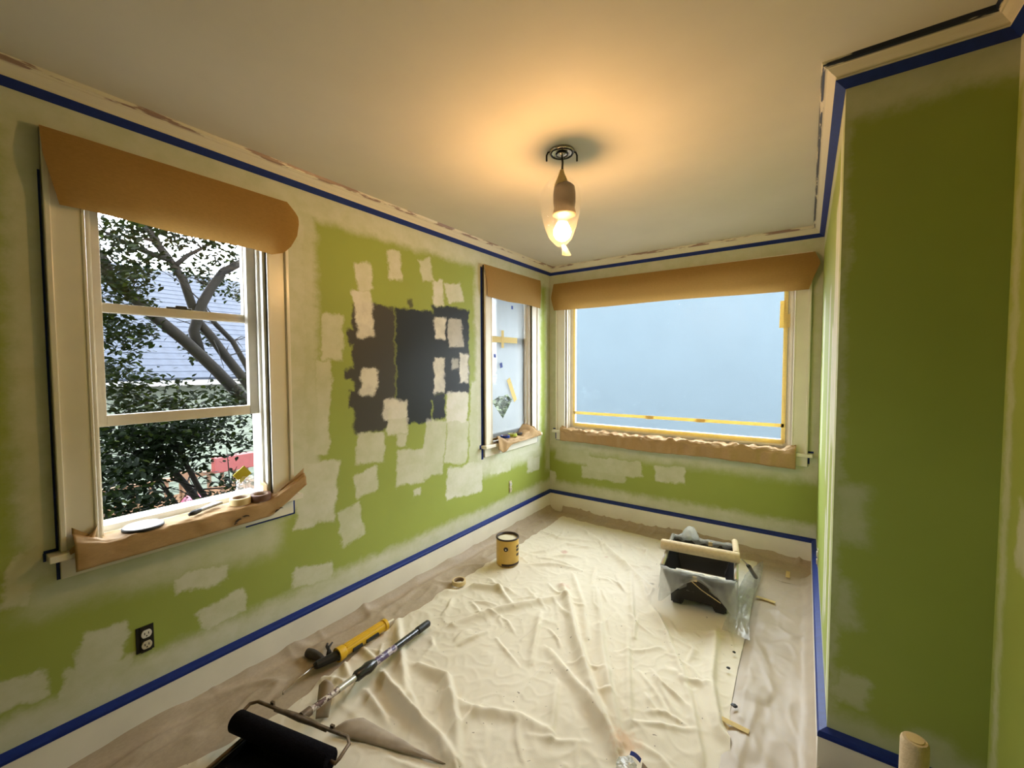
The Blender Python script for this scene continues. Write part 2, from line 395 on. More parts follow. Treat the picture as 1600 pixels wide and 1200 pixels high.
# ------------------------------------------------------------------ outside: tree, neighbour's house, deck, ground
m_bark = simple('bark', (0.0068, 0.0054, 0.0041), .85, .2, var=.35, scale=30, bump=.6, bscale=50)
def leaf_mat():
    t = NT('leaf_green'); oi = t.add('NewGeometry').outputs['Random Per Island']
    c = t.mix(t.rng(oi, .0, 1.0), (.001,.0028,.001), (.005,.0095,.0026)); c = t.mix(t.rng(oi, .9, 1.0), c, (.024,.033,.0045))
    p = t.bsdf(c, .6, None, .06); tr = t.add('BsdfTranslucent'); t.set(tr.inputs[0], t.mix(.5, c, (.012,.022,.002))); mx = t.add('MixShader'); mx.inputs[0].default_value = .25
    t.t.links.new(p.outputs[0], mx.inputs[1]); t.t.links.new(tr.outputs[0], mx.inputs[2]); return t.shader(mx.outputs[0])
m_leaf = leaf_mat()
m_white0 = simple('blocker_paint', (.4,.39,.36), .6, .3)
BR = [([(-2.2,1.97,.91),(-2.2,1.78,1.14),(-2.2,1.56,1.42),(-2.2,1.34,1.66),(-2.2,1.13,1.86),(-2.2,1.0,2.02),(-2.2,.9,2.11),(-2.2,.85,2.24),(-2.2,.77,2.39)],.055,.03),
([(-2.35,2.01,1.04),(-2.35,1.84,1.32),(-2.35,1.7,1.54),(-2.35,1.59,1.71),(-2.35,1.49,1.86),(-2.35,1.44,2.0),(-2.35,1.38,2.2),(-2.35,1.3,2.35),(-2.35,1.21,2.47),(-2.35,1.17,2.56),(-2.35,1.11,2.7)],.045,.025),
([(-2.3,1.49,1.52),(-2.3,1.45,1.76),(-2.3,1.5,2.01),(-2.3,1.59,2.17),(-2.3,1.67,2.31),(-2.3,1.83,2.43),(-2.3,2.07,2.59)],.045,.03),
([(-2.35,1.33,2.31),(-2.35,1.43,2.42),(-2.35,1.53,2.5),(-2.35,1.73,2.7)],.022,.01),
([(-2.35,1.3,2.35),(-2.35,1.18,2.37),(-2.35,1.07,2.42),(-2.35,.91,2.49)],.03,.012),
([(-2.6,2.08,1.2),(-2.6,1.96,1.46),(-2.6,1.86,1.7),(-2.6,1.71,1.86),(-2.6,1.61,2.01)],.03,.02),
([(-2.0,1.44,.18),(-2.0,1.4,.31),(-2.0,1.33,.45),(-2.0,1.27,.6),(-2.0,1.22,.73),(-2.0,1.16,.88)],.026,.014),
([(-2.1,1.47,.09),(-2.1,1.37,.3),(-2.1,1.27,.47),(-2.1,1.18,.62),(-2.1,1.13,.71),(-2.1,1.09,.85),(-2.1,1.06,.99),(-2.1,1.05,1.17)],.03,.014),
([(-2.15,1.39,.08),(-2.15,1.25,.27),(-2.15,1.16,.43),(-2.15,1.1,.56),(-2.15,1.08,.65),(-2.15,1.01,.73)],.02,.009),
([(-2.1,1.13,.71),(-2.1,1.02,.74),(-2.1,.94,.8),(-2.1,.85,.84)],.012,.005),
([(-2.0,1.15,.56),(-2.0,1.26,.49),(-2.0,1.35,.43),(-2.0,1.57,.39)],.01,.005),
([(-2.2,1.41,.67),(-2.2,1.61,.64),(-2.2,1.83,.69)],.01,.005)]
GZ = -2.4
BASEPT = Vector((-2.25, 1.9, GZ))
tree = thing('tree', BASEPT, 'dark leafy tree with forked trunks outside the open window', 'tree')
rnd = random.Random(3)
tips = []
for i, (pts, ra, rb) in enumerate(BR):
    P = [Vector(p) + Vector((rnd.uniform(-.04,.04),0,0)) for p in pts]
    if i in (0, 1, 5, 6, 7, 8):
        q = P[0]; d = BASEPT + Vector((rnd.uniform(-.12,.12), rnd.uniform(-.15,.1), 0))
        P = [d, d.lerp(q, .5)+Vector((0,.05,0))] + P; rs = [ra*1.9, ra*1.3]
    else: rs = []
    n = len(P)-len(rs); rs += [ra+(rb-ra)*k/(n-1) for k in range(n)]
    MB().tube(P, rs, 9).build('trunk' if i in (0,1,5,6,7,8) else 'branch', m_bark, tree, smooth=True)
    tips += P[2:]
tw = MB()
for k in range(120):
    p = rnd.choice(tips); L = rnd.uniform(.15,.4); d = Vector((rnd.uniform(-.6,.4), rnd.uniform(-1,.7), rnd.uniform(-.3,.7))).normalized()
    tw.tube([p, p+d*L*.5+Vector((0,0,.02)), p+d*L+Vector((0,0,-.02))], [.006,.004,.002], 5)
o = tw.build('twigs', m_bark, tree); o['kind'] = 'stuff'
BL = [((-2.2,.94,2.41),(.4,.28,.25),330),((-2.4,1.21,2.62),(.4,.3,.22),190),((-2.5,1.55,2.68),(.4,.3,.2),160),((-2.3,1.72,2.55),(.4,.22,.2),150),((-3.2,2.05,2.35),(.4,.3,.25),170),
((-2.0,.87,2.02),(.3,.2,.22),210),((-2.3,1.07,2.22),(.3,.2,.16),150),((-2.0,.86,1.69),(.3,.2,.2),260),((-1.9,.82,1.33),(.3,.2,.22),330),((-2.2,1.12,1.76),(.3,.17,.10),60),((-2.0,1.06,1.20),(.3,.2,.14),190),
((-2.0,1.31,1.12),(.3,.2,.12),170),((-2.2,1.62,1.12),(.3,.2,.14),150),((-1.9,.86,.95),(.35,.24,.2),480),((-1.9,1.15,.93),(.35,.24,.17),480),((-2.1,1.5,.92),(.35,.26,.16),420),((-1.8,.82,.7),(.3,.22,.2),420),
((-1.7,.78,.46),(.3,.2,.2),360),((-1.9,1.06,.72),(.3,.2,.12),200),((-1.8,1.42,.36),(.25,.2,.08),70),((-1.8,.97,.40),(.25,.16,.12),110),((-2.6,1.52,1.64),(.3,.25,.15),60),((-1.8,1.56,.46),(.25,.16,.1),70),
((-2.6,.75,1.9),(.5,.3,.5),300),((-2.8,2.4,2.2),(.5,.35,.5),260),((-2.3,1.5,3.0),(.7,.8,.3),520),((-1.9,1.4,3.7),(.9,1.2,.6),900),((-2.5,1.3,2.62),(.35,.4,.14),330),((-2.6,1.75,2.42),(.3,.2,.2),160),((-2.3,.85,2.15),(.3,.2,.3),260),((-2.0,1.0,1.05),(.4,.3,.12),260),((-1.9,1.2,.80),(.3,.3,.12),240),((-2.4,2.2,1.0),(.5,.3,.3),200)]  # highest blob is out of view, added to block sky above the sill
lv = MB(); leafp = [(0,0,0),(.30,.5,.05),(.62,.42,.06),(1,0,-.02),(.62,-.42,.06),(.30,-.5,.05)]
for c, rad, n in BL:
    c = Vector(c)
    cl = [c + Vector([rnd.gauss(0,.5)*rad[k] for k in range(3)]) for _ in range(max(4, n//9))]
    for _ in range(int(n*1.7)):
        p = rnd.choice(cl) + Vector((rnd.gauss(0,.05), rnd.gauss(0,.05), rnd.gauss(0,.04)))
        L = rnd.uniform(.035,.062); wd_ = L*.55
        e = Matrix.Rotation(rnd.uniform(0,6.28),4,'Z') @ Matrix.Rotation(rnd.uniform(-.7,.9),4,'Y') @ Matrix.Rotation(rnd.uniform(-.9,.9),4,'X')
        i0 = len(lv.v)
        for x, y, z in leafp: lv.v.append(tuple(p + e @ Vector((x*L, y*wd_, z*L))))
        lv.f += [(i0,i0+1,i0+2,i0+3),(i0,i0+3,i0+4,i0+5)]
for c, rad, n in [((-2.2,.05,2.2),(.6,.32,1.0),420),((-1.9,1.3,3.5),(.8,1.4,.45),620),((-2.3,2.9,2.0),(.6,.5,1.0),300),((-2.6,1.3,3.9),(.8,1.4,.5),420)]:
    for _ in range(n):                                     # larger unseen leaves added to block sky light from the open window
        p = Vector(c) + Vector([rnd.gauss(0,.55)*rad[k] for k in range(3)]); L = rnd.uniform(.09,.14)
        e = Matrix.Rotation(rnd.uniform(0,6.28),4,'Z') @ Matrix.Rotation(rnd.uniform(-.7,.9),4,'Y') @ Matrix.Rotation(rnd.uniform(-.9,.9),4,'X'); i0 = len(lv.v)
        for x, y, z in leafp: lv.v.append(tuple(p + e @ Vector((x*L, y*L*.6, z*L))))
        lv.f += [(i0,i0+1,i0+2,i0+3),(i0,i0+3,i0+4,i0+5)]
o = lv.build('foliage', m_leaf, tree); o['kind'] = 'stuff'
struct(MB().box(-.72,-.14,YB-.5,D+.5,2.40,2.52).build('blocker', m_white0), 'added unseen sky eave above the left windows outside')  # unseen slab added to cut steep sky light on the left sills
# neighbour's house: lapped siding and a grey-blue shingle roof
m_siding = simple('pale_siding', (0.085, 0.0986, 0.0734), .6, .3, var=.04)
m_roof = simple('grey_blue_shingles', (0.0211, 0.0258, 0.0367), .8, .2, var=.18, scale=8, bump=.4, bscale=20)
m_white = simple('white_wood', (0.1156, 0.1122, 0.1054), .5, .35, var=.05)
house = thing('neighbour_house', (-9.2, 4, GZ), 'pale sided house with grey-blue shingle roof beyond the tree', 'house')
MB().box(-12.5,-9.06,-3,11,GZ,1.2).build('wall', m_siding, house)
bd = None
for k in range(24):
    z = GZ + k*.15
    if bd is None:
        mb = MB(); mb.quadbox([(-9.06,-3,0),(-9.03,-3,0),(-9.052,-3,.152),(-9.06,-3,.152)], [(-9.06,11,0),(-9.03,11,0),(-9.052,11,.152),(-9.06,11,.152)]); o = mb.build('siding_board', m_siding, house); bd = o.data
        o.location.z = z
    else:
        o = bpy.data.objects.new('siding_board', bd); COL.objects.link(o); o.parent = house; o.matrix_parent_inverse = house.matrix_basis.inverted(); o.location.z = z
MB().quadbox([(-8.55,-3.4,1.12),(-8.55,-3.4,1.2),(-12.6,-3.4,4.1),(-12.6,-3.4,4.0)], [(-8.55,11.4,1.12),(-8.55,11.4,1.2),(-12.6,11.4,4.1),(-12.6,11.4,4.0)]).build('roof', m_roof, house)
rc = None
for k in range(22):
    t_ = k/22; x = -8.53-(4.0*t_); z = 1.205+2.9*t_
    mb = MB()
    if rc is None:
        mb.quadbox([(0,-3.4,0),(0,-3.4,.022),(-.19,-3.4,.148),(-.19,-3.4,.13)], [(0,11.4,0),(0,11.4,.022),(-.19,11.4,.148),(-.19,11.4,.13)]); o = mb.build('shingle_course', m_roof, house); rc = o.data
    else:
        o = bpy.data.objects.new('shingle_course', rc); COL.objects.link(o); o.parent = house; o.matrix_parent_inverse = house.matrix_basis.inverted()
    o.location = (x, 0, z)
MB().box(-8.62,-8.50,-3.4,11.4,1.05,1.17).build('gutter', m_white, house, bevel=.02)
# deck with a railing and a red planter, below the tree
m_deckwood = simple('deck_wood', (0.0816, 0.0408, 0.019), .6, .3, var=.15)
m_red = simple('red_paint', (0.0884, 0.0109, 0.0088), .5, .4, var=.08)
m_pink = simple('pink_plastic', (0.0952, 0.0116, 0.0272), .4, .4, var=.05)
rail = thing('deck_railing', (-6, 3.2, GZ), 'wooden deck railing behind the tree trunks', 'railing')
MB().box(-6.05,-5.95,1.0,5.2,-.34,-.28).build('top_rail', m_deckwood, rail, bevel=.008)
MB().box(-6.03,-5.97,1.0,5.2,-1.12,-1.06).build('bottom_rail', m_deckwood, rail)
for k in range(22):
    MB().box(-6.02,-5.98,1.05+k*.19,1.10+k*.19,-1.06,-.34).build('baluster', m_deckwood, rail)
for y in (1.0, 2.45, 3.9, 5.15): MB().box(-6.06,-5.94,y-.05,y+.05,GZ,-.22).build('post', m_deckwood, rail)
MB().box(-8.4,-5.9,.8,5.4,-1.25,-1.16).build('deck_boards', m_deckwood, rail)
tag(MB().box(-5.94,-5.78,2.80,3.42,-.30,-.05).build('planter_box', m_red, bevel=.01), 'red planter box hung on the deck railing outside', 'planter')
mb = MB().lathe([(.001,-.16),(.10,-.13),(.15,-.05),(.16,.02),(.12,.11),(.06,.15),(.001,.16)], (-5.4,2.36,-.62), 20)
tag(mb.build('play_ball', m_pink, smooth=True), 'bright pink ball seen low through the branches', 'ball')
gt = thing('garden_table', (-5.4, 2.36, GZ), 'white garden table standing below the tree', 'table')
MB().box(-5.8,-5.0,1.75,2.75,-.86,-.78).build('tabletop', m_white, gt, bevel=.01)
for x in (-5.75,-5.05):
    for y in (1.8,2.7): MB().box(x-.03,x+.03,y-.03,y+.03,GZ,-.86).build('leg', m_white, gt)
m_ground = simple('gravel_ground', (0.0782, 0.068, 0.0598), .9, .2, var=.2, scale=3)
struct(MB().box(-40,10,-30,40,GZ-.1,GZ).build('ground', m_ground), 'pale ground outside')
# blue-grey wall added beyond the wide window to dim the view through its film
m_nblue = simple('blue_grey_render', (0.0626, 0.0836, 0.0966), .8, .2, var=.03, scale=.6)
nh = thing('film_backdrop', (1.2, 26, GZ), 'plain blue-grey wall added to hide bright sky behind the frosted film', 'house')
MB().box(-16,22,24,30,GZ,6.2).build('wall', m_nblue, nh)
MB().box(-16.1,22.1,23.8,30.1,6.2,6.4).build('wall_cap', m_white, nh)
# shrub beyond the corner window
shr = thing('garden_shrub', (-1.9, 5.5, GZ), 'green shrub seen through the torn film of the corner window', 'shrub')
sb = MB()
for _ in range(4200):
    p = Vector((-1.95+rnd.gauss(0,.3), 5.5+rnd.gauss(0,.4), .72+rnd.gauss(0,.26))); L = rnd.uniform(.05,.09)
    e = Matrix.Rotation(rnd.uniform(0,6.28),4,'Z') @ Matrix.Rotation(rnd.uniform(-.7,.9),4,'Y') @ Matrix.Rotation(rnd.uniform(-.9,.9),4,'X'); i0 = len(sb.v)
    for x, y, z in leafp: sb.v.append(tuple(p + e @ Vector((x*L, y*L*.55, z*L))))
    sb.f += [(i0,i0+1,i0+2,i0+3),(i0,i0+3,i0+4,i0+5)]
m_leaf2 = simple('shrub_leaf', (0.024, 0.040, 0.005), .5, .4, var=.4, scale=6)
o = sb.build('foliage', m_leaf2, shr); o['kind'] = 'stuff'
for k in range(4): MB().tube([(-1.9,5.4+.1*k,GZ),(-1.9+.1*k-.15,5.3+.15*k,-.8),(-2.0+.1*k,5.2+.2*k,.5)], [.05,.035,.012], 7).build('stem', m_bark, shr, smooth=True)

# ------------------------------------------------------------------ kraft paper valances over the window heads
def valance(label, T, left, right, top, bot, n=48, ph=0, bulge=.012):
    """left/right: (z, u) boundary points from top to bottom; top/bot: z at the two ends"""
    def interp(tab, z):
        for (z0, a), (z1, b) in zip(tab, tab[1:]):
            if z1 <= z <= z0: return a+(b-a)*(z0-z)/(z0-z1)
        return tab[0][1] if z > tab[0][0] else tab[-1][1]
    def fn(s, t):
        zt = top[0]+(top[1]-top[0])*s; zb = bot[0]+(bot[1]-bot[0])*s + .004*math.sin(9*s+ph)
        z = zt+(zb-zt)*t; a = interp(left, z); b = interp(right, z)
        d = .034+.016*t+bulge*math.sin(math.pi*t)*(.6+.4*math.sin(5*s+ph)) + .004*fbm(s*4+ph, t*2, 1)
        return T(a+(b-a)*s, d, z)
    o = MB().grid(fn, n, 14).build('kraft_paper_valance', m_kraft, smooth=True)
    return tag(o, label, 'paper', 'kraft paper sheets over the window heads')
valance('brown kraft paper over the head of the open left window', TL, [(2.235,.270),(2.14,.274),(1.985,.306)],
        [(2.236,1.070),(2.185,1.118),(2.15,1.122),(2.08,1.108),(2.02,1.075),(1.985,1.04),(1.966,.985)], (2.235,2.236), (1.984,1.966), ph=.4)
valance('brown kraft paper over the head of the narrow corner window', TL, [(2.24,2.575),(1.98,2.605)], [(2.245,3.43),(2.1,3.41),(1.985,3.40)], (2.236,2.245), (1.983,1.985), ph=1.7)
valance('long brown kraft paper sheet over the wide back window', TB, [(2.24,.06),(2.1,.045),(1.98,.075)], [(2.232,2.135),(2.15,2.168),(2.05,2.13),(1.975,2.105)], (2.24,2.232), (1.981,1.975), 80, ph=2.9, bulge=.02)

# ------------------------------------------------------------------ plastic film over two windows
def backfilm(s, t):
    x = .222+1.768*s; z = .862+1.225*t
    d = -.070 + .004*fbm(x*2.2, z*2.2, 4) + .0025*abs(fbm(x*7+z*5, z*3-x*4, 9, 2))
    return (x, D-d, z)
tag(MB().grid(backfilm, 90, 64).build('plastic_film', m_film_back, smooth=True), 'frosted plastic film stretched across the wide back window', 'plastic film')
def strip(label, T, pts, w=.024, d=0, mat=None, name='masking_tape', grp='cream masking tape strips'):
    """a strip of tape lying flat at depth d along (u, z) points"""
    mb = MB()
    a, b = Vector(pts[0]), Vector(pts[1]); t = (b-a).normalized(); n = Vector((-t.y, t.x))*w/2
    ring = [a+n, a-n, b-n, b+n]
    mb.quadbox([T(p.x, d, p.y) for p in ring], [T(p.x, d+.0012, p.y) for p in ring])
    return tag(mb.build(name, mat or m_masking), label, 'tape', grp)
strip('long cream tape strip running level across the frosted film', TB, [(.235,.985),(1.975,.992)], .026, -.058)
strip('short cream tape patch left of middle on the level strip', TB, [(.945,.985),(1.01,.987)], .030, -.0565)
strip('short cream tape patch right of middle on the level strip', TB, [(1.36,.988),(1.43,.989)], .030, -.0565)
strip('cream tape down the left edge of the frosted film', TB, [(.240,.86),(.240,2.05)], .022, -.058)
strip('cream tape down the right edge of the frosted film', TB, [(1.970,.86),(1.970,2.05)], .026, -.058)
strip('cream tape along the bottom edge of the frosted film', TB, [(.235,.868),(1.975,.868)], .030, -.056)
strip('torn cream tape piece at the upper right of the frosted film', TB, [(1.948,1.72),(1.952,1.92)], .036, -.0555)
strip('small cream tape tab on the right jamb of the wide window', TB, [(1.985,1.72),(1.985,1.82)], .024, -.054)
# film of the corner window, torn open in a V
bm = bmesh.new()
outer = [(2.714,.835),(3.291,.835),(3.291,2.12),(2.714,2.12)]; hole = [(2.79,1.150),(2.85,1.165),(2.90,1.185),(2.96,1.18),(3.02,1.195),(3.06,1.165),(3.10,1.145),(2.953,.985)]
es = []
for loop in (outer, hole):
    vs = [bm.verts.new((-.062+.002*math.sin(7*z+5*y), y, z)) for y, z in loop]
    es += [bm.edges.new((vs[k], vs[(k+1) % len(vs)])) for k in range(len(vs))]
bmesh.ops.triangle_fill(bm, use_beauty=True, use_dissolve=False, edges=es)
bmesh.ops.subdivide_edges(bm, edges=bm.edges[:], cuts=3, use_grid_fill=True)
for v in bm.verts: v.co.x += .004*fbm(v.co.y*3+v.co.z*2, v.co.z*1.5, 3)
me = bpy.data.meshes.new('plastic_film'); bm.to_mesh(me); bm.free(); me.materials.append(m_film_side)
fo = bpy.data.objects.new('plastic_film', me); COL.objects.link(fo); tag(fo, 'thin plastic film over the corner window with a torn V opening', 'plastic film')
strip('cream tape strip across the rail of the corner window', TL, [(2.76,1.668),(3.16,1.672)], .05, -.050)
strip('short upright tape scrap on the corner window rail', TL, [(2.935,1.60),(2.935,1.75)], .035, -.0485)
strip('slanted cream tape patch right above the torn opening', TL, [(3.02,1.33),(3.13,1.13)], .05, -.050)
strip('upper dark blue tape dot on the corner window film', TL, [(3.07,1.962),(3.095,1.962)], .03, -.050, m_blue, 'painters_tape', 'blue tape dots on film')
strip('middle dark blue tape dot on the corner window film', TL, [(2.81,1.53),(2.84,1.53)], .03, -.050, m_blue, 'painters_tape', 'blue tape dots on film')
strip('lower dark blue tape dot on the corner window film', TL, [(2.897,1.445),(2.932,1.455)], .042, -.050, m_blue, 'painters_tape', 'blue tape dots on film')
# blue tape on walls beside the trim
BT = 'blue tape beside window trim'
def bstrip(label, T, pts, w): return strip(label, T, pts, w, 0.0002, m_blue, 'painters_tape', BT)
bstrip('thin blue tape beside the left casing of the open window', TL, [(.268,.815),(.268,2.1)], .006)
bstrip('blue tape above the left stool end of the open window', TL, [(.236,.818),(.270,.818)], .010)
bstrip('blue tape at the left stool end of the open window', TL, [(.238,.786),(.238,.815)], .007)
bstrip('blue tape beside the left apron end of the open window', TL, [(.268,.712),(.268,.786)], .009)
bstrip('blue tape beside the right apron end of the open window', TL, [(1.080,.708),(1.080,.775)], .014)
bstrip('blue tape under the right half of the open window apron', TL, [(.86,.709),(1.087,.709)], .012)
bstrip('wide blue tape down the left side of the corner window', TL, [(2.589,.70),(2.589,2.22)], .024)
bstrip('blue tape tab at the left stool end of the corner window', TL, [(2.555,.80),(2.58,.80)], .034)
bstrip('blue tape beside the right apron end of the corner window', TL, [(3.418,.715),(3.418,.79)], .030)
bstrip('blue tape beside the left apron end of the wide window', TB, [(.072,.72),(.072,.79)], .014)
bstrip('blue tape foot under the left apron end of the wide window', TB, [(.072,.713),(.12,.713)], .010)
bstrip('blue tape above the left stool end of the wide window', TB, [(.04,.819),(.078,.819)], .010)
bstrip('blue tape above the right stool end of the wide window', TB, [(2.126,.82),(2.158,.82)], .014)
bstrip('blue tape beside the right apron end of the wide window', TB, [(2.130,.735),(2.130,.785)], .012)

# ------------------------------------------------------------------ kraft paper on the sills
def sill_paper(label, T, u0, u1, zb, lift_r, lift_l, seed, n=90, back=-.058, front=.060, amp=.006):
    def fn(s, t):
        u = u0+(u1-u0)*s
        prof = [(back,.8155),(back*.3,.8165),(front-.012,.818),(front+.003,.814),(front+.006,.795),(front+.008,zb(s))]
        k = t*5; i = min(int(k), 4); f = k-i
        d = prof[i][0]+(prof[i+1][0]-prof[i][0])*f; z = prof[i][1]+(prof[i+1][1]-prof[i][1])*f
        w = abs(fbm(u*9+seed, t*3, seed, 3))
        z += amp*w*(1.6 if t < .6 else .2); d += amp*.8*fbm(u*11, t*2+seed, 2, 2)*(t > .55) + (.004*w if t > .55 else 0)
        z += lift_r(s, t)+lift_l(s, t)
        if u < OPENU[0]+.006 and d < .031: d = .031
        if u > OPENU[1]-.006 and d < .033: d = .033+.01*(1-t)
        return T(u, d, z)
    return fn
OPENU = OPEN[0]
fn = sill_paper('', TL, .300, 1.115, lambda s: .744+.004*s if s < .8 else .748+(s-.8)*.29, lambda s, t: max(0, s-.78)**1.1*.62*(1-.55*t) if s > .78 else 0, lambda s, t: max(0, .10-s)*.75*(1-t), 1.3)
kp = tag(MB().grid(fn, 100, 30).build('sill_paper', m_kraft_sill, smooth=True, solid=.0008), 'creased kraft paper draped over the sill of the open window', 'paper', 'kraft papers on the window sills')
m_ink = simple('dark_ink', (.05,.04,.035), .7, .2, var=.2)
for k, (y, z, w, h, a) in enumerate([(.80,.772,.030,.010,.35),(.832,.782,.034,.008,-.2),(.79,.760,.016,.006,.2),(.965,.768,.022,.008,.3),(.985,.775,.02,.005,-.2)]):
    mb = MB(); ring = [(-.5,-.2),(-.2,-.5),(.15,-.2),(.5,-.4),(.35,.2),(0,.5),(-.3,.15)]
    p = [(y+w*(math.cos(a)*x-math.sin(a)*q*h/w), z+h*q+w*math.sin(a)*x) for x, q in ring]
    mb.quadbox([(.0735, *q) for q in p], [(.0745, *q) for q in p]); mb.build('ink_mark', m_ink, kp)
MB().grid(lambda s, t: TL(.290+.098*s*(1-.2*t), .036+.03*(1-s)*(t)-(.085*max(0,s-.75)*4 if s > .75 else 0)*(1-.2*t), .812+.085*s*(1-t)+.004*math.sin(8*s+5*t)), 14, 8).build('folded_corner', m_kraft_sill, kp, smooth=True, solid=.0008)
MB().grid(lambda s, t: TL(.955+.002*math.sin(6*t), -.062+.075*s, .817+.085*t-.02*s*t), 8, 8).build('upright_edge', m_kraft_sill, kp, smooth=True, solid=.0008)
OPENU = OPEN[1]
fn = sill_paper('', TL, 2.715, 3.40, lambda s: .776-.05*math.exp(-((s-.12)/.1)**2)+.015*s, lambda s, t: .085*math.exp(-((s-.80)/.10)**2)*(1-t)**.8, lambda s, t: .055*math.exp(-(s/.10)**2)*(1-abs(2*t-1)), 5.1, amp=.014)
tag(MB().grid(fn, 80, 30).build('sill_paper', m_kraft_sill, smooth=True, solid=.0008), 'crumpled kraft paper curling up on the corner window sill', 'paper', 'kraft papers on the window sills')
OPENU = (BX0, BX1)
fn = sill_paper('', TB, .150, 2.055, lambda s: .715+.006*math.sin(11*s)-.012*s, lambda s, t: .05*max(0, s-.955)/.045*(1-t), lambda s, t: .03*max(0,.03-s)/.03*(1-t), 8.7, amp=.022)
tag(MB().grid(fn, 200, 36).build('sill_paper', m_kraft_sill, smooth=True, solid=.0008), 'long wrinkled kraft paper draped along the wide back window sill', 'paper', 'kraft papers on the window sills')

# ------------------------------------------------------------------ pendant lamp wrapped in a plastic bag
LX, LY = 1.182, 1.709
lamp = thing('pendant_lamp', (LX, LY, 1.96), 'lit pendant lamp wrapped in a clear plastic bag', 'lamp')
m_chrome = simple('lamp_chrome', (.45,.42,.38), .22, .5, .9, var=.1)
m_blk = simple('black_rubber', (.012,.012,.012), .5, .4)
def add(mb, name, mat, par, **k): return mb.build(name, mat, par, **k)
can_ = MB().lathe([(.0,.0),(.055,.0),(.057,-.006),(.050,-.012),(.046,-.009),(.040,-.014),(.034,-.010),(.024,-.016),(.010,-.022),(.0001,-.024)], (LX,LY,H), 40).build('canopy', m_chrome, lamp, smooth=True)
MB().lathe([(.052,-.010),(.050,-.016),(.044,-.012)], (LX,LY,H), 32, close=True).build('canopy_ring', m_blk, can_, smooth=True)
MB().lathe([(.030,-.012),(.026,-.019),(.020,-.016)], (LX,LY,H), 32, close=True).build('canopy_ring', m_blk, can_, smooth=True)
for sx in (-1, 1):
    q = Vector((math.cos(yaw), math.sin(yaw), 0))*sx
    MB().tube([Vector((LX,LY,H-.004))+q*.050, Vector((LX,LY,H-.006))+q*.062, Vector((LX,LY,H-.020))+q*.068, Vector((LX,LY,H-.045))+q*.068], .004, 8).build('mounting_screw', m_blk, can_, smooth=True)
MB().tube([(LX,LY,H-.02),(LX+.004,LY,H-.05),(LX+.001,LY,H-.10)], .005, 8).build('cord', m_dark_metal, lamp, smooth=True)
MB().lathe([(.0001,.0),(.008,.0),(.014,-.02),(.034,-.068),(.0001,-.068)], (LX,LY,2.322), 24).build('tape_cone', m_masking, lamp, smooth=True)
m_socket = simple('grey_socket_metal', (.16,.13,.10), .45, .5, .5)
MB().lathe([(.001,.115),(.030,.112),(.046,.098),(.050,.070),(.050,.030),(.046,.004),(.051,-.012),(.053,-.026),(.001,-.026)], (LX+.010,LY+.006,2.148), 28).build('socket', m_socket, lamp, smooth=True)
def emit(name, col, s):
    t = NT(name); e = t.add('Emission'); e.inputs[0].default_value = (*col, 1); e.inputs[1].default_value = s; return t.shader(e.outputs[0])
m_bulb = emit('bulb_glow', (1, .54, .20), 345.0)
m_frost = film_mat('bulb_neck_glass', .97, .5, (.9,.75,.5), .05)
MB().lathe([(.001,-.040),(.015,-.037),(.029,-.028),(.038,-.012),(.040,.0),(.038,.012),(.031,.027),(.023,.042),(.001,.044)], (LX+.003,LY,2.046), 28).build('bulb', m_bulb, lamp, smooth=True)
MB().lathe([(.0225,.0),(.019,.03),(.018,.060)], (LX+.003,LY,2.084), 24).build('bulb_neck', m_frost, lamp, smooth=True)
def bagp(s, t):
    a = 2*math.pi*s; prof = [(.012,2.315),(.032,2.29),(.066,2.262),(.083,2.225),(.088,2.17),(.084,2.12),(.070,2.065),(.052,2.022),(.027,1.994),(.010,1.980)]
    k = t*(len(prof)-1); i = min(int(k), len(prof)-2); f = k-i
    r = prof[i][0]+(prof[i+1][0]-prof[i][0])*f; z = prof[i][1]+(prof[i+1][1]-prof[i][1])*f
    r *= 1+.07*math.sin(5*a+3*t)*math.sin(math.pi*t)+.05*fbm(math.cos(a)*2, math.sin(a)*2, z*9)
    return (LX+r*math.cos(a)-.004, LY+r*math.sin(a), z)
bag = MB().grid(bagp, 48, 40).build('plastic_bag', m_film_bag, lamp, smooth=True, weld=True)
q = Vector((math.cos(yaw), math.sin(yaw), 0))
MB().grid(lambda s, t: tuple(Vector((LX,LY,1.988-.045*t)) + q*(.006+.020*t+(.008+.012*t)*math.cos(2*math.pi*s)) + Vector((.006*math.sin(2*math.pi*s),.006*math.sin(4*math.pi*s+4*t),0))), 16, 6).build('bag_knot', m_film_milky, bag, smooth=True)

# ------------------------------------------------------------------ outlets
m_ivory = simple('ivory_plastic', (.62,.56,.42), .35, .5); m_whitep = simple('white_plastic', (.72,.70,.66), .35, .5)
def outlet(T, u, z, label, box=True):
    o = thing('wall_outlet', T(u, 0, z), label, 'outlet')
    if box: MB().box(u-.027, u+.027, .0002, .0025, z-.050, z+.050, T).build('box_opening', m_blk, o)
    MB().box(u-.014, u+.019, .0025, .006, z-.052, z+.05, T).build('yoke', m_ivory if not box else m_dark_metal, o)
    for zz, mt in ((z+.020, m_whitep), (z-.024, m_ivory)):
        pts = []
        for k in range(20):
            a = 2*math.pi*k/20; pts.append((u+.003+.0165*math.cos(a)*1.0, zz+max(-.0150, min(.0150, .018*math.sin(a)))))
        f = MB().quadbox([T(p[0], .006, p[1]) for p in pts], [T(p[0], .011, p[1]) for p in pts]).build('receptacle', mt, o, bevel=.001)
        sl = MB()
        for du in (-.006, .006): sl.box(u+.003+du-.0014, u+.003+du+.0014, .0112, .0116, zz-.002, zz+.007, T)
        sl.box(u+.001, u+.005, .0112, .0116, zz-.010, zz-.005, T); sl.build('slots', m_blk, f)
    return o
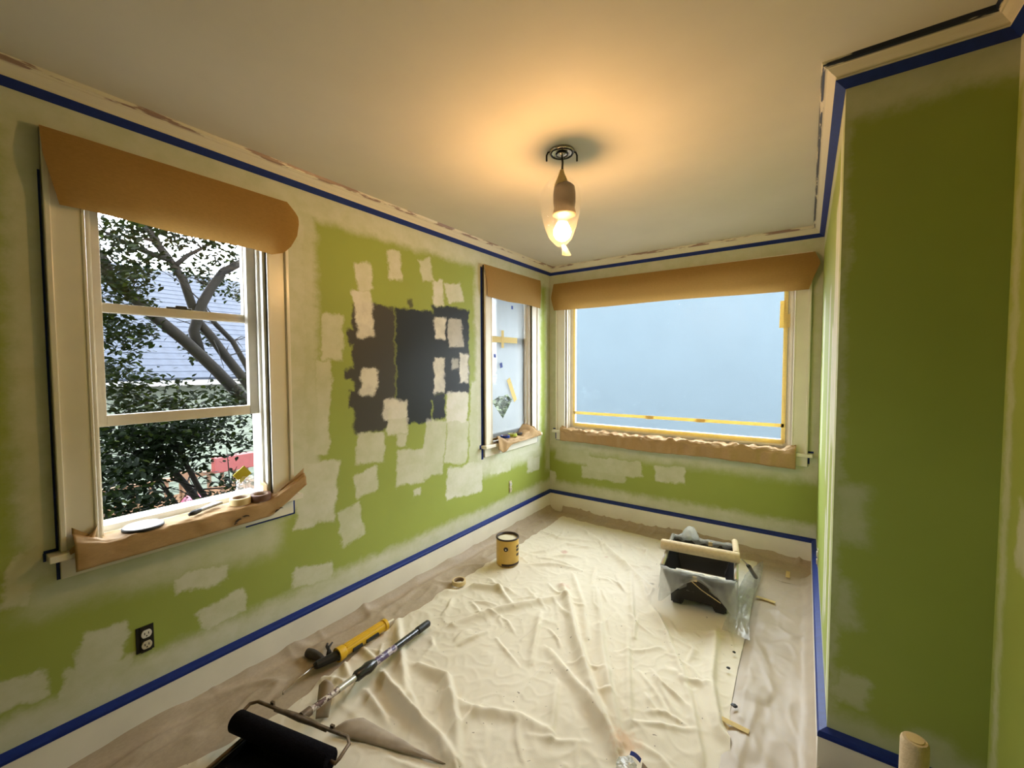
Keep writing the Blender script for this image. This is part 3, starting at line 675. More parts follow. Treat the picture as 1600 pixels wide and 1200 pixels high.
outlet(TL, .489, .383, 'uncovered outlet in an open black box low on the left wall')
outlet(TL, 2.968, .392, 'small ivory outlet under the corner window', False)
outlet(lambda u, d, z: (W-d, u, z), 3.05, .30, 'outlet near the baseboard on the alcove side wall', False)

# ------------------------------------------------------------------ floor coverings
def seg_dist(px, py, a, b):
    ax, ay = a; bx, by = b; dx, dy = bx-ax, by-ay; L2 = dx*dx+dy*dy
    t = np.clip(((px-ax)*dx+(py-ay)*dy)/L2, 0, 1); ex, ey = px-ax-t*dx, py-ay-t*dy
    side = (px-ax)*dy-(py-ay)*dx
    return np.hypot(ex, ey)*np.sign(side), t
def ridges(px, py, folds):
    h = np.zeros_like(px)
    for k, (pts, hh, w) in enumerate(folds):
        best = np.full_like(px, 9.0); tt = np.zeros_like(px); n = len(pts)-1
        for i in range(n):
            d, t = seg_dist(px, py, pts[i], pts[i+1]); m = np.abs(d) < np.abs(best)
            best = np.where(m, d, best); tt = np.where(m, (i+t)/n, tt)
        amp = hh*(.35+.65*np.sin(np.pi*np.clip(tt*.9+.05, 0, 1)))
        skew = np.where(best > 0, w*1.7, w*.75)
        h += amp*np.exp(-(best/skew)**2)
    return h
FOLDS = [[(.213,1.847),(.354,2.047),(.565,2.145)],[(.522,1.679),(.667,1.958),(.898,2.284)],[(.834,2.387),(.943,2.255),(1.152,1.943),(1.273,1.785),(1.403,1.615),(1.491,1.524),(1.552,1.453)],
[(.817,2.569),(1.05,2.246),(1.187,1.993)],[(1.025,2.481),(1.259,2.043)],[(.511,3.352),(.782,3.151),(1.139,2.845),(1.348,2.657)],[(.852,3.305),(1.134,3.195),(1.285,3.061)],
[(.40,2.70),(.47,2.762),(.545,2.973),(.765,3.038)],[(.236,3.104),(.459,3.035),(.707,3.144)],[(.50,2.53),(.654,2.626),(.825,2.651)],[(1.143,2.794),(1.39,2.133)],[(1.243,2.718),(1.365,2.504),(1.547,2.242)],
[(.227,1.54),(.689,1.192)],[(.615,1.35),(.781,1.365),(.983,1.204),(1.099,1.084)],[(.529,1.205),(.793,1.14),(.972,1.119),(1.086,1.075)],[(.854,1.289),(1.002,1.301),(1.163,1.378),(1.292,1.386)],
[(1.063,1.804),(1.289,1.665),(1.457,1.547)],[(1.201,2.12),(1.395,1.762),(1.559,1.496)],[(1.336,2.187),(1.555,1.6)],[(1.423,2.433),(1.682,1.979),(1.763,1.994)],
[(1.724,2.545),(1.781,2.029),(1.853,1.775),(1.93,1.70)],[(1.708,1.92),(1.827,1.589)],[(1.206,1.631),(1.327,1.365)],[(.491,1.224),(.618,1.174),(.843,1.133)],[(.265,1.167),(.41,1.109)],
[(.258,1.27),(.427,1.247)],[(.261,.967),(.303,1.035),(.414,1.083)],[(.533,1.106),(.647,1.079),(.726,1.06)],[(.867,2.049),(1.045,1.664)],[(.716,1.731),(.672,1.575)],[(.585,2.752),(.734,2.829)],[(.39,2.187),(.673,2.035)]]
big = {0:.022, 1:.020, 2:.030, 5:.016, 12:.020, 13:.026, 14:.022, 15:.014, 16:.018, 17:.020, 20:.020}
FL = [(f, big.get(i, .012)*1.45, .019 if i in big else .0135) for i, f in enumerate(FOLDS)]
rn = random.Random(11)
for _ in range(130):                                     # small creases
    x, y = rn.uniform(.35, 1.8), rn.uniform(.9, 3.3); a = rn.choice([-.9, -.6, -.3, .5, 1.9]) + rn.gauss(0, .35); L = rn.uniform(.08, .26)
    dx, dy = math.cos(a)*L/2, math.sin(a)*L/2; FL.append(([(x-dx, y-dy), (x+rn.gauss(0,.012), y+rn.gauss(0,.012)), (x+dx, y+dy)], rn.uniform(.005, .011), rn.uniform(.006, .011)))
LB = [(.25,.27),(.30,.54),(.34,.75),(.33,.97),(.285,1.22),(.24,1.55),(.245,1.9),(.23,2.29),(.235,2.9),(.225,3.3),(.222,3.55)]
RB = [(1.99,.27),(1.99,1.2),(1.96,1.55),(1.90,1.70),(1.872,1.9),(1.866,2.2),(1.868,2.75),(1.85,3.2),(1.84,3.47),(1.84,3.55)]
NU, NV = 300, 520
vv = np.linspace(0, 1, NV+1); y = .27+(3.53-.27)*vv
xl = np.interp(y, [p[1] for p in LB], [p[0] for p in LB]); xr = np.interp(y, [p[1] for p in RB], [p[0] for p in RB])
xl = xl+.006*np.sin(y*23)+.004*np.sin(y*61)
uu = np.linspace(0, 1, NU+1)
PX = xl[:, None]+(xr-xl)[:, None]*uu[None, :]; PY = np.repeat(y[:, None], NU+1, 1)
PY = PY - np.clip((PX-.22)/1.6, 0, 1)*(.03+.05*np.sin(np.clip((PX-.22)/1.6, 0, 1)*3))*np.clip((PY-3.0)/.5, 0, 1)
PZ = ridges(PX, PY, FL)
def nz(px, py, sc, seed, ridg=False):
    out = np.empty_like(px)
    f = out.ravel(); a = px.ravel(); b = py.ravel()
    for i in range(f.size): f[i] = noise.noise((a[i]*sc, b[i]*sc, seed))
    return 1-np.abs(out)*2 if ridg else out
PZ += .0045*nz(PX, PY, 3.0, 1)+.006*np.clip(nz(PX*1.0+.2*PY, PY, 6, 5, True)-.55, 0, 1)+.0035*np.clip(nz(PX, PY, 15, 9, True)-.5, 0, 1)
flat = np.clip(np.maximum(np.abs(PX-1.585)/.22, np.abs(PY-2.80)/.30)-1, 0, .3)/.3
for cx_, cy_, r_ in ((.345,2.448,.10),(.262,2.015,.06)): flat = np.minimum(flat, np.clip((np.hypot(PX-cx_, PY-cy_)-r_)/.05, 0, 1))
PZ = np.clip(PZ, -.001, .046)*(.12+.88*flat)+.006
def pebble_spot(t, o, c, r, col, base, op):
    d = t.add('VectorMath', operation='DISTANCE'); t.set(d.inputs[0], t.vmath('MULTIPLY', o, (1,1,0))); d.inputs[1].default_value = (*c, 0)
    n = t.noise(o, 40, 3)[0]; f = t.math('MULTIPLY', t.rng(t.math('ADD', d.outputs[1], t.math('MULTIPLY', t.math('SUBTRACT', n, .5), r*1.2)), r, r*.3, 0, 1), op)
    return t.mix(f, base, col)
t = NT('canvas_cloth'); o = t.obj()
c = t.mix(t.rng(t.noise(o, 3, 4)[0], .3, .7), (.70,.645,.515), (.77,.72,.59))
for cc, r, col, op in [((.602,2.843),.035,(.45,.12,.10),.45),((.834,2.387),.05,(.55,.30,.22),.4),((1.568,1.506),.07,(.62,.33,.16),.5),((1.30,2.75),.02,(.12,.1,.08),.5),((.9,2.95),.02,(.5,.25,.2),.3)]:
    c = pebble_spot(t, o, cc, r, col, c, op)
sp = t.rng(t.noise(o, 55, 1)[0], .77, .79, 0, .7); c = t.mix(sp, c, (.10,.08,.06))
t.bsdf(c, .85, t.bump(t.noise(o, 260, 2)[0], .15, .002), .15); m_canvas = t.m
cl = MB(); cl.v = list(zip(PX.ravel().tolist(), PY.ravel().tolist(), PZ.ravel().tolist()))
for j in range(NV):
    r0 = j*(NU+1)
    cl.f += [(r0+i, r0+i+1, r0+i+NU+2, r0+i+NU+1) for i in range(NU)]
cloth = tag(cl.build('drop_cloth', m_canvas, smooth=True), 'cream canvas drop cloth with many folds covering the floor', 'drop cloth')
def flap(s, t):
    a = Vector((.60,.885,.016)).lerp(Vector((1.06,1.045,.014)), s); b = Vector((.66,1.00,.022)).lerp(Vector((1.07,1.05,.016)), s**1.3)
    p = a.lerp(b, t); p.z += .016*math.sin(math.pi*t)*(1-s*.7)+.003*fbm(s*6, t*3, 2); return tuple(p)
m_canvas_back = simple('canvas_underside', (.36,.30,.23), .9, .1, var=.15)
MB().grid(flap, 40, 8).build('folded_hem', m_canvas_back, cloth, smooth=True, solid=.001)
def flap2(s, t):
    p = Vector((.40,.965,.045)).lerp(Vector((.50,.89,.016)), s) + Vector((.06*t*(1-s*.4), .035*t, .028*math.sin(math.pi*t)*(1-s)))
    p.z += .02*(1-s); return tuple(p)
MB().grid(flap2, 14, 8).build('folded_hem', m_canvas_back, cloth, smooth=True, solid=.001)

def floor_paper(label, x0, x1, y0, y1, wallside, seed, nu, nv, z0=.001, mat=None):
    def fn(s, t):
        x = x0+(x1-x0)*s; y = y0+(y1-y0)*t
        k = 0; g = {'l': s, 'b': 1-t, 'r': 1-s}[wallside]
        lift = .055*max(0, 1-g/.16)**2
        fr = .6*fbm(x*5+seed, y*3, seed, 3)
        z = z0+.008+.016*abs(fr)+(.004 if wallside == 'r' else .013)*max(0, 1-5*abs(noise.noise((x*3.2+y*1.6+seed, y*2.1-x*5, seed))))**1.5+(.003 if wallside == 'r' else .005)*max(0, 1-5*abs(noise.noise((x*11, y*6+x*3, seed+4))))+.012*max(0, noise.noise((x*4, y*9+seed, 2)))*(1-abs(2*g-1))+lift
        cov = {'l': (s-.50)/.15, 'r': (.30-s)/.12, 'b': (.58-t)/.12}[wallside]; z = z0+(z-z0)*(1-.92*max(0, min(1, cov)))
        edge = min(s, 1-s, t, 1-t); z = z0+(z-z0)*min(1, .25+edge*8) if lift == 0 else z
        return (x+.006*math.sin(y*6+seed)*(g > .9 or wallside == 'b'), y+.01*math.sin(x*5+seed)*(t > .95 or t < .05), z)
    return tag(MB().grid(fn, nu, nv).build('floor_paper', mat or m_rosin, smooth=True), label, 'paper', 'brown papers along the floor edges')
m_rosin_sheen = simple('rosin_paper_sheen', (.44,.37,.275), .46, .4, var=.07, scale=6)
floor_paper('brown floor paper along the foot of the left wall', .020, .36, -.4, 3.62, 'l', 1.0, 40, 420)
floor_paper('brown floor paper along the foot of the back wall', .16, 2.165, 3.36, 3.648, 'b', 4.0, 200, 36, .0015)
floor_paper('shiny brown floor paper along the alcove side wall', 1.80, 2.166, .6, 3.40, 'r', 7.0, 40, 320, .002, m_rosin_sheen)
tag(MB().grid(lambda s, t: (1.80+.36*s, .55-2.0*t, .004+.003*abs(fbm(s*3, t*6, 3))), 10, 30).build('floor_paper', m_rosin), 'brown floor paper beside the camera at the lower right', 'paper', 'brown papers along the floor edges')
for lab, x, yy, a in (('cream tape bridging papers by the back right corner', 2.03, 3.372, 1.57), ('cream tape scrap on the right floor paper by the bucket', 1.93, 2.93, -.15), ('cream tape scrap on the paper at the cloth edge', 1.90, 1.82, -.1)):
    mb = MB(); e = Matrix.Rotation(a, 3, 'Z'); rg = [e @ Vector(p) for p in ((-.05,-.012,0),(.05,-.012,0),(.05,.012,0),(-.05,.012,0))]
    mb.quadbox([(p.x+x, p.y+yy, .020) for p in rg], [(p.x+x, p.y+yy, .0212) for p in rg]); tag(mb.build('masking_tape', m_masking), lab, 'tape', 'cream masking tape strips')
def film_floor(s, t):
    A, B, C_, D_ = Vector((1.80,3.22)), Vector((1.86,3.48)), Vector((1.90,2.42)), Vector((1.76,2.44))
    p = A.lerp(B, s).lerp(D_.lerp(C_, s), t); return (p.x+.02*math.sin(5*t+s)*s, p.y, .030+.012*abs(fbm(s*3, t*5, 6))+.02*(1-s)*math.sin(math.pi*t))
tag(MB().grid(film_floor, 20, 50).build('plastic_sheet', m_film_milky, smooth=True), 'milky plastic sheet lying on the floor right of the bucket', 'plastic sheet')

# ------------------------------------------------------------------ paint can
pc = thing('paint_can', (.345, 2.448, .012), 'yellow gallon paint can standing open on the drop cloth', 'paint can')
m_ochre = simple('ochre_label', (.66,.43,.10), .38, .45, var=.06); m_brown = simple('dark_brown_print', (.035,.018,.010), .45, .4); m_cream = simple('cream_paint', (.70,.64,.46), .4, .4, var=.04)
c0 = (.345, 2.448, .014)
MB().lathe([(.001,0),(.080,0),(.0815,.004),(.0815,.186),(.080,.190),(.0785,.186),(.0785,.05),(.001,.05)], c0, 48).build('body', m_ochre, pc, smooth=False).data.set_sharp_from_angle(angle=R(40))
MB().lathe([(.0785,.184),(.0835,.185),(.0845,.190),(.0825,.195),(.077,.195),(.070,.190),(.070,.183)], c0, 48, close=True).build('rim', m_brown, pc, smooth=True)
MB().lathe([(.001,.178),(.0784,.178)], c0, 40).build('paint_inside', m_cream, pc)
MB().lathe([(.072,.1905),(.0784,.1905),(.0784,.150)], c0, 40).build('inner_lip', m_cream, pc)
def band(a0, a1, z0, z1, nm, mat):
    mb = MB().grid(lambda s, t: (c0[0]+.0822*math.cos(a0+(a1-a0)*s), c0[1]+.0822*math.sin(a0+(a1-a0)*s), c0[2]+z0+(z1-z0)*t), 24, 2); return mb.build(nm, mat, pc, smooth=True, solid=.0006)
va = math.atan2(0-2.448, 2.0995-.345)                  # towards the room
band(va-.55, va+1.35, .004, .020, 'label_band', m_brown)
for z in (.075, .11, .135): band(va+.88, va+1.3, z-.008, z+.010, 'label_print', m_brown)
p = Vector((c0[0], c0[1], c0[2]+.128)); dr = Vector((math.cos(va-.15), math.sin(va-.15), 0))
MB().tube([p+dr*.080, p+dr*.0855], [.017,.015], 20).build('handle_ear', m_brown, pc)
MB().tube([p+dr*.086+Vector((0,0,.0)), p+dr*.0885], [.006,.005], 10).build('handle_pin', m_chrome, pc)

# ------------------------------------------------------------------ rolls of tape
def tape_roll(loc, ro, ri, h, mat, label, tilt=0):
    o = thing('tape_roll', loc, label, 'tape roll')
    x, yv, z = loc
    MB().lathe([(ri,0),(ro-.002,0),(ro,.002),(ro,h-.002),(ro-.002,h),(ri,h)], (x,yv,z), 40, close=True).build('tape', mat, o, smooth=False).data.set_sharp_from_angle(angle=R(40))
    MB().lathe([(ri-.003,.0005),(ri+.0005,.0005),(ri+.0005,h-.001),(ri-.003,h-.001)], (x,yv,z), 32, close=True).build('core', m_core, o, smooth=True)
    return o
m_core = simple('cardboard_core', (.30,.22,.15), .8, .2); m_mauve = simple('mauve_tape', (.16,.085,.065), .5, .35); m_lime = simple('lime_tape', (.36,.42,.05), .5, .35); m_tape_tan = simple('tan_tape', (.66,.52,.27), .55, .3)
tape_roll((.262,2.015,.016), .045, .034, .026, m_tape_tan, 'cream masking tape roll lying on the floor by the left paper edge')
tape_roll((.006,.838,.8225), .042, .031, .030, m_tape_tan, 'cream masking tape roll on the open window sill')
tape_roll((.022,.918,.8225), .043, .031, .030, m_mauve, 'brown tape roll on the open window sill beside the jamb')
tape_roll((.026,2.865,.8365), .040, .028, .022, m_blue, 'dark blue tape roll on the corner window sill')
tape_roll((.006,3.00,.8300), .040, .028, .024, m_lime, 'lime green tape roll on the corner window sill')
tape_roll((-.012,3.11,.8300), .042, .030, .016, m_blk, 'black tape roll on the corner window sill')
# lid, brush and small bag on the open window sill
lid = thing('can_cover', (.004,.497,.825), 'white paint can lid lying on the open window sill', 'lid')
m_lidw = simple('white_paint_wet', (.75,.75,.73), .25, .5, var=.05, scale=25)
MB().lathe([(.001,.004),(.050,.004),(.053,.009),(.060,.010),(.064,.006),(.064,.0),(.001,.0)], (.004,.497,.8235), 40).build('rim', m_blk, lid, smooth=True)
MB().lathe([(.001,.0105),(.045,.0102),(.058,.0112),(.061,.009)], (.004,.497,.8235), 40).build('paint_film', m_lidw, lid, smooth=True)
br = thing('paint_brush', (-.02,.70,.826), 'paint brush in grey wrap lying on the open window sill', 'brush')
m_greyw = simple('grey_wrap', (.30,.30,.29), .4, .4, var=.2)
a, b = Vector((.022,.640,.834)), Vector((-.048,.772,.836)); d = (b-a).normalized(); sd = Vector((-d.y, d.x, 0))
MB().tube([a, a+d*.02, a+d*.045, a+d*.06], [.007,.011,.010,.008], 12).build('handle_end', m_blk, br, smooth=True)
def flat(p0, p1, w0, w1, h): 
    rg = lambda p, w: [p-sd*w-Vector((0,0,h)), p+sd*w-Vector((0,0,h)), p+sd*w+Vector((0,0,h)), p-sd*w+Vector((0,0,h))]
    return MB().quadbox([tuple(q) for q in rg(p0, w0)], [tuple(q) for q in rg(p1, w1)])
flat(a+d*.05, a+d*.15, .009, .022, .006).build('wrap', m_greyw, br, bevel=.003)
bg_ = thing('plastic_packet', (-.035,.905,.823), 'crumpled clear packet with a yellow card on the open window sill', 'packet')
def blob(c, r, seed, fl=1):
    bm2 = bmesh.new(); bmesh.ops.create_icosphere(bm2, subdivisions=4, radius=1)
    mb = MB(); bm2.verts.ensure_lookup_table()
    for v in bm2.verts:
        n = v.co; k = 1+.30*fbm(n.x*2+seed, n.y*2, n.z*2, 2)+.14*abs(noise.noise((n.x*6, n.y*6+seed, n.z*6)))
        mb.v.append((c[0]+n.x*r[0]*k, c[1]+n.y*r[1]*k, c[2]+max(-.9, n.z)*r[2]*k))
    mb.f = [tuple(v.index for v in f.verts) for f in bm2.faces]; bm2.free(); return mb
blob((-.035,.885,.878), (.028,.046,.052), 3).build('bag', m_film_clear, bg_, smooth=False)
m_yel = simple('yellow_card', (.50,.43,.02), .5, .4)
e = Matrix.Rotation(.65, 3, 'X'); mb = MB(); rg = [e @ Vector((0,p,q)) for p, q in ((-.030,-.026),(.030,-.026),(.030,.026),(-.030,.026))]
mb.quadbox([(-.040, p.y+.868, p.z+.945) for p in rg], [(-.037, p.y+.868, p.z+.945) for p in rg]); mb.build('card', m_yel, bg_)

# ------------------------------------------------------------------ caulking gun
cg = thing('caulking_gun', (.26,1.15,.01), 'yellow and black caulking gun lying on the floor paper', 'caulking gun')
m_yellow = simple('yellow_plastic', (.72,.43,.015), .35, .5, var=.05); m_steel = simple('steel_rod', (.42,.38,.32), .3, .5, .9)
A, Bp = Vector((.268,1.135,.046)), Vector((.258,1.43,.044)); d = (Bp-A).normalized()
MB().tube([A, A+d*.012, A+d*.014, A+d*.035, A+d*.04, Bp-d*.02, Bp-d*.016, Bp], [.034,.034,.034,.032,.026,.026,.031,.031], 20).build('barrel', m_yellow, cg).data.set_sharp_from_angle(angle=R(40))
for k in range(4):
    an = .9+k*.5; off = Vector((math.cos(an)*.0258, 0, math.sin(an)*.0258))
    MB().tube([A+d*.045+off, Bp-d*.025+off], .0035, 6).build('barrel_rib', m_yellow, cg)
off = Vector((.024,0,-.006))
for s0, s1 in ((.07,.125),(.15,.225)): MB().tube([A+d*s0+off, A+d*s1+off], .010, 8).build('barrel_print', m_blk, cg)
MB().tube([Bp, Bp+d*.005, Bp+d*.012, Bp+d*.055], [.014,.012,.007,.004], 12).build('nozzle', m_cream, cg, smooth=True)
Bk = Vector((.247,1.030,.046))
mb = MB().tube([Bk, Bk+(A-Bk)*.1, A-(A-Bk)*.03, A+d*.004], [.012,.018,.022,.030], 12); mb.build('gun_body', m_blk, cg)
MB().tube([Bk-Vector((0,.0,.0)), Bk+Vector((.002,-.08,-.012)), Vector((.250,.905,.026)), Vector((.252,.885,.022)), Vector((.262,.880,.018))], .0035, 8).build('plunger_rod', m_steel, cg, smooth=True)
m_grip = simple('grey_grip', (.06,.052,.045), .7, .3, var=.2)
MB().tube([Vector((.245,1.075,.045)), Vector((.19,1.085,.038)), Vector((.14,1.082,.034)), Vector((.112,1.074,.033)), Vector((.106,1.072,.033))], [.015,.018,.021,.020,.012], 14).build('grip', m_grip, cg, smooth=True)
MB().tube([Vector((.245,1.12,.045)), Vector((.20,1.135,.042)), Vector((.155,1.150,.038)), Vector((.135,1.165,.036))], [.009,.008,.007,.005], 10).build('trigger', m_blk, cg, smooth=True)
MB().tube([Vector((.245,1.10,.055)), Vector((.215,1.125,.072)), Vector((.205,1.15,.078))], [.008,.006,.004], 8).build('release_tab', m_blk, cg, smooth=True)

# ------------------------------------------------------------------ wide paint roller on its extension pole, over a black tray
rl = thing('paint_roller', (.57,.75,.02), 'wide black paint roller on a long extension pole on the drop cloth', 'paint roller')
m_nap = simple('black_nap', (.0045,.004,.006), .95, .1, var=.5, scale=90, bump=.8, bscale=220)
RA, RBv = Vector((.362,.658,.107)), Vector((.808,.768,.107)); d = (RBv-RA).normalized(); pr = Vector((-d.y, d.x, 0))
MB().tube([RA, RA+d*.002, RA+d*.006, RBv-d*.006, RBv-d*.002, RBv], [.028,.034,.0365,.0365,.034,.028], 32).build('roller_cover', m_nap, rl).data.set_sharp_from_angle(angle=R(50))
m_wire = simple('stained_frame_metal', (.16,.115,.075), .5, .4, .4, var=.3, scale=40)
f0 = RA-d*.012; f1 = RBv+d*.020; k = .085; up_ = Vector((0,0,.012))
MB().tube([RA+d*.01, f0, f0+pr*.02, f0+pr*(k-.02)+up_, f0+pr*k+d*.02+up_, f1+pr*k-d*.025+up_, f1+pr*(k-.02)+up_, f1+pr*.02, f1, RBv-d*.01], .0065, 10).build('frame', m_wire, rl, smooth=True)
mid = RA.lerp(RBv, .5)+pr*k+up_
MB().tube([mid-d*.13-pr*.002+Vector((0,0,-.005)), mid-d*.07, mid, mid+d*.07, mid+d*.13-pr*.002+Vector((0,0,-.005))], [.006,.010,.013,.010,.006], 10).build('cross_bar', m_wire, rl, smooth=True)
for s_ in (-.15, .15): MB().box(-.008,.008,-.004,.004,-.012,.016, lambda x, yy, z, s_=s_: tuple(mid+d*(s_+x)+pr*(.006+yy)+Vector((0,0,z)))).build('frame_tab', m_wire, rl)
P0 = mid+pr*.004; P1 = Vector((.443,1.570,.046)); pd = (P1-P0).normalized(); PL = (P1-P0).length
def pole(a, b, r, nm, mat, rr=None): 
    return MB().tube([P0+pd*PL*a, P0+pd*PL*b], rr or r, 18).build(nm, mat, rl)
m_stain = NT('paint_stained_metal'); o_ = m_stain.obj(); m_stain.bsdf(m_stain.mix(m_stain.rng(m_stain.noise(o_, 70, 3)[0], .45, .52), (.10,.055,.045), (.55,.48,.42)), .45, None, .4, .3); m_stain = m_stain.m
m_alu = simple('aluminium', (.62,.60,.56), .3, .5, .85); m_plum = NT('plum_label'); o_ = m_plum.obj(); m_plum.bsdf(m_plum.mix(m_plum.rng(m_plum.noise(o_, 45, 2)[0], .50, .54), (.10,.07,.16), (.5,.45,.5)), .3, None, .5); m_plum = m_plum.m
m_blkg = simple('gloss_black', (.010,.010,.012), .22, .6)
pole(0, .05, .017, 'pole_socket', m_wire); pole(.04, .24, .0125, 'stained_tube', m_stain); pole(.22, .36, .0135, 'inner_tube', m_alu)
MB().tube([P0+pd*PL*q for q in (.335,.35,.40,.43,.47,.485)], [.017,.023,.022,.026,.021,.018], 18).build('locking_collar', m_blkg, rl).data.set_sharp_from_angle(angle=R(40))
pole(.48, .66, .0165, 'label_section', m_plum); pole(.655, .88, .0165, 'outer_tube', m_blkg)
MB().tube([P0+pd*PL*q for q in (.87,.88,.95,.99,1.0)], [.0175,.019,.0185,.018,.013], 18).build('grip', m_blk, rl, smooth=True)
tr = thing('paint_tray', (.6,.5,.012), 'black roller tray under the wide roller at the bottom edge', 'tray')
tA = Vector((.405,.690,.0)); tx = d; ty = -pr; TWd, TLn = .46, .55
def trp(u, v, z): q = tA+tx*u+ty*v; return (q.x, q.y, z)
mb = MB()
for a0, b0, c0_, d0 in ((0,.012,0,TLn),(TWd-.012,TWd,0,TLn),(.012,TWd-.012,0,.012),(.012,TWd-.012,TLn-.012,TLn)): mb.box(a0, b0, c0_, d0, .022, .062, trp)
mb.box(.0, TWd, 0, TLn, .020, .026, trp); mb.build('tray_body', m_blkg, tr, bevel=.003)
mb = MB()
for kx in range(6): mb.box(.04+kx*.065, .055+kx*.065, .15, TLn-.05, .026, .034, trp)
mb.build('ramp_ribs', m_blkg, tr)
MB().tube([trp(-.002,-.002,.062), trp(-.002,TLn,.062)], .006, 8).build('tray_lip', m_wire, tr)

# ------------------------------------------------------------------ black roller bucket with plastic liner
bk = thing('roller_bucket', (1.58,2.80,.012), 'black roller bucket lined with clear plastic on the drop cloth', 'bucket')
ang = R(7); BC = Vector((1.585,2.800,0))
def bp_(x, yy, z): return (BC.x+x*math.cos(ang)-yy*math.sin(ang), BC.y+x*math.sin(ang)+yy*math.cos(ang), z)
m_bkt = simple('black_bucket_plastic', (.010,.010,.011), .35, .5)
zb, zt_ = .050, .245; bw, bd_, rw, rd = .140, .190, .195, .270
def ringp(w, dd, z, ins=0): return [bp_(sx*(w-ins), sy*(dd-ins), z) for sx, sy in ((-1,-1),(1,-1),(1,1),(-1,1))]
mb = MB()
o4 = ringp(bw,bd_,zb); t4 = ringp(rw,rd,zt_); t4i = ringp(rw,rd,zt_,.008); o4i = ringp(bw,bd_,zb+.01,.008)
i0 = len(mb.v); mb.v += o4+t4+t4i+o4i
for k_ in range(4):
    n_ = (k_+1) % 4
    for a_ in (0,4,8): mb.f.append((i0+a_+k_, i0+a_+n_, i0+a_+4+n_, i0+a_+4+k_))
mb.f += [(i0,i0+1,i0+2,i0+3),(i0+12,i0+13,i0+14,i0+15)]
body = mb.build('body', m_bkt, bk, bevel=.004)
fr = lambda x, z: bp_(x, -(bd_+(rd-bd_)*(z-zb)/(zt_-zb))-.006, z)
pts = [(-.15,.016),(-.15,.075),(-.060,.150),(-.050,.215),(.050,.215),(.060,.150),(.150,.075),(.150,.016),(.085,.016),(.075,.050),(-.075,.050),(-.085,.016)]
MB().quadbox([fr(*q) for q in pts], [tuple(Vector(fr(*q))+Vector((.0,.012,0))) for q in pts]).build('front_panel', m_bkt, bk)
for sx in (-1, 1):
    for sy in (-1, 1):
        mb = MB(); mb.quadbox([bp_(sx*.115+q[0], sy*.165+q[1], .014) for q in ((-.025,-.025),(.025,-.025),(.025,.025),(-.025,.025))], [bp_(sx*.115+q[0], sy*.165+q[1], .052) for q in ((-.022,-.022),(.022,-.022),(.022,.022),(-.022,.022))]); mb.build('foot', m_bkt, bk)
mb = MB().quadbox([bp_(-.14,-.20,.15), bp_(.14,-.20,.15), bp_(.13,-.02,.10), bp_(-.13,-.02,.10)], [bp_(-.15,-.20,.175), bp_(.15,-.20,.175), bp_(.14,-.02,.15), bp_(-.14,-.02,.15)]); mb.build('grid_ramp', m_cream, bk)
def rim_at(s):
    cs = [(-rw,-rd),(rw,-rd),(rw,rd),(-rw,rd)]; k_ = s*4; i = min(int(k_), 3); f = k_-i; a_, b_ = cs[i], cs[(i+1) % 4]
    return a_[0]+(b_[0]-a_[0])*f, a_[1]+(b_[1]-a_[1])*f
def liner(out):
    def fn(s, t):
        x, yy = rim_at(s); n = Vector((x/rw, yy/rd)); w = fbm(s*30, t*2, 3, 2)
        if out:
            drop = .09+.05*math.sin(s*25+1); sd_ = (s*4) % 1; 
            if s < .25: drop = .03+.17*min(1, abs(sd_-.5)*2.2)**1.5
            z = zt_+.006-(t**1.1)*drop; r_ = 1.02+.05*t+.03*w*t
        else:
            z = zt_+.006-.13*t; r_ = .965-.22*t*.6+.02*w
        return bp_(x*r_, yy*r_, z+.004*w)
    return fn
ln = MB().grid(liner(True), 120, 12).build('liner', m_film_milky, bk, smooth=True)
MB().grid(liner(False), 120, 8).build('liner_inside', m_film_milky, ln, smooth=True)
mb = MB()
rp = [bp_(rim_at(s/64)[0]*1.0, rim_at(s/64)[1]*1.0, zt_+.006+.004*math.sin(s*1.7)) for s in range(64)]
mb.tube(rp+[rp[0]], [.006+.003*math.sin(k_*2.3) for k_ in range(65)], 8, False).build('liner_roll', m_film_milky, ln, smooth=True)
for sx in (-1, 1): MB().tube([bp_(sx*rw,-rd+.02,zt_+.012), bp_(sx*rw,rd-.02,zt_+.012)], .012, 10).build('foil_edge', m_shiny if 'm_shiny' in globals() else m_alu, bk, smooth=True)
def peak(s, t):
    a_ = 2*math.pi*s; r_ = (.06*(1-t)+.025*t)*(1+.3*math.sin(3*a_+4*t)); return bp_(-.10+r_*math.cos(a_)+.02*t, rd-.01+.4*r_*math.sin(a_), zt_+.085*t+.012*fbm(s*5, t*4, 7))
MB().grid(peak, 32, 10).build('liner_peak', m_film_milky, ln, smooth=True)
MB().tube([fr(-.045,.21), fr(.02,.15), fr(.12,.085)], .003, 6).build('cord', m_tape_tan, bk)
MB().quadbox([bp_(.03,rd-.012,zt_-.10), bp_(.055,rd-.012,zt_-.10), bp_(.055,rd-.012,zt_+.004), bp_(.03,rd-.012,zt_+.004)], [bp_(.03,rd-.018,zt_-.10), bp_(.055,rd-.018,zt_-.10), bp_(.055,rd-.018,zt_+.004), bp_(.03,rd-.018,zt_+.004)]).build('tape_tab', m_tape_tan, bk)
MB().quadbox([fr(-.022,.205), fr(-.002,.205), fr(-.002,.24), fr(-.022,.24)], [tuple(Vector(fr(*q))-Vector((0,.008,0))) for q in ((-.022,.205),(-.002,.205),(-.002,.24),(-.022,.24))]).build('tape_tab', m_tape_tan, bk)
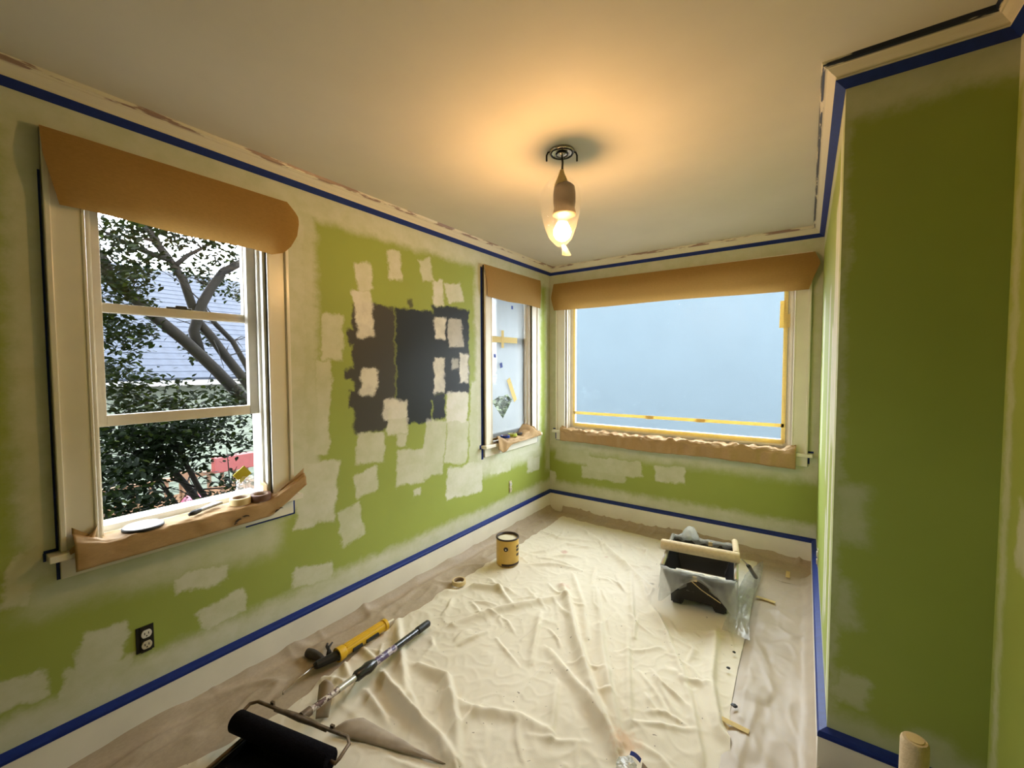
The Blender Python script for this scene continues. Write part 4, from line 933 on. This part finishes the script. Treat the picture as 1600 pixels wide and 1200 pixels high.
# roller covers
m_fleece = simple('cream_fleece', (.66,.54,.35), .95, .1, var=.08, scale=60, bump=.5, bscale=200)
def cover(p0, p1, r, label):
    o = thing('roller_cover', p0, label, 'roller cover', 'cream roller covers'); p0, p1 = Vector(p0), Vector(p1); dd = (p1-p0).normalized()
    MB().tube([p0, p0+dd*.004, p0+dd*.010, p1-dd*.010, p1-dd*.004, p1], [r*.86,r*.96,r,r,r*.96,r*.86], 28).build('nap', m_fleece, o, smooth=False).data.set_sharp_from_angle(angle=R(50))
    MB().tube([p0-dd*.002, p1+dd*.002], r*.62, 20).build('core', m_tape_tan, o); return o
cover((1.365,2.715,.304), (1.803,2.770,.304), .032, 'long cream roller cover laid across the bucket rim')
cover((1.775,2.86,.292), (1.742,3.06,.290), .018, 'short cream roller cover on the right rim of the bucket')
cover((2.352,1.470,.003), (2.356,1.478,.46), .029, 'cream roller cover standing upright before the dark green wall')
mh = thing('mini_roller_handle', (1.81,2.98,.03), 'black handled mini roller frame leaning on the right of the bucket', 'handle')
MB().tube([(1.806,2.862,.262),(1.822,2.91,.225),(1.828,2.955,.195)], .004, 8).build('wire', m_steel, mh, smooth=True)
MB().tube([(1.828,2.955,.195),(1.833,2.985,.175),(1.845,3.055,.115),(1.858,3.12,.062),(1.862,3.135,.05)], [.009,.013,.012,.014,.011], 12).build('handle', m_blkg, mh, smooth=True)
# scraps on the cloth
sc = thing('tape_scrap', (1.64,1.385,.03), 'crumpled plastic scrap with blue tape at the bottom edge', 'scrap')
blob((1.625,1.365,.062), (.034,.035,.014), 8).build('film', m_film_milky, sc)
MB().grid(lambda s, t: (1.622+.040*s, 1.398+.014*t-.010*s, .078+.006*math.sin(3*s)+.004*t), 6, 3).build('blue_tape', m_blue, sc, solid=.001)
MB().grid(lambda s, t: (1.665+.07*s, 1.395-.035*s+.018*t, .056+.014*math.sin(math.pi*t)), 6, 4).build('paper', m_rosin, sc, solid=.001)
for x, yy, r_, lab in ((1.885,1.917,.012,'large blue-black paint chip at the right cloth edge'),(1.839,2.284,.007,'small dark chip near the right cloth edge, farther one'),(1.832,2.147,.008,'small dark chip near the right cloth edge, nearer one')):
    mb = blob((x, yy, .026), (r_, r_*.8, .004), x*9); tag(mb.build('paint_chip', m_blk), lab, 'chip', 'paint chips on the cloth')
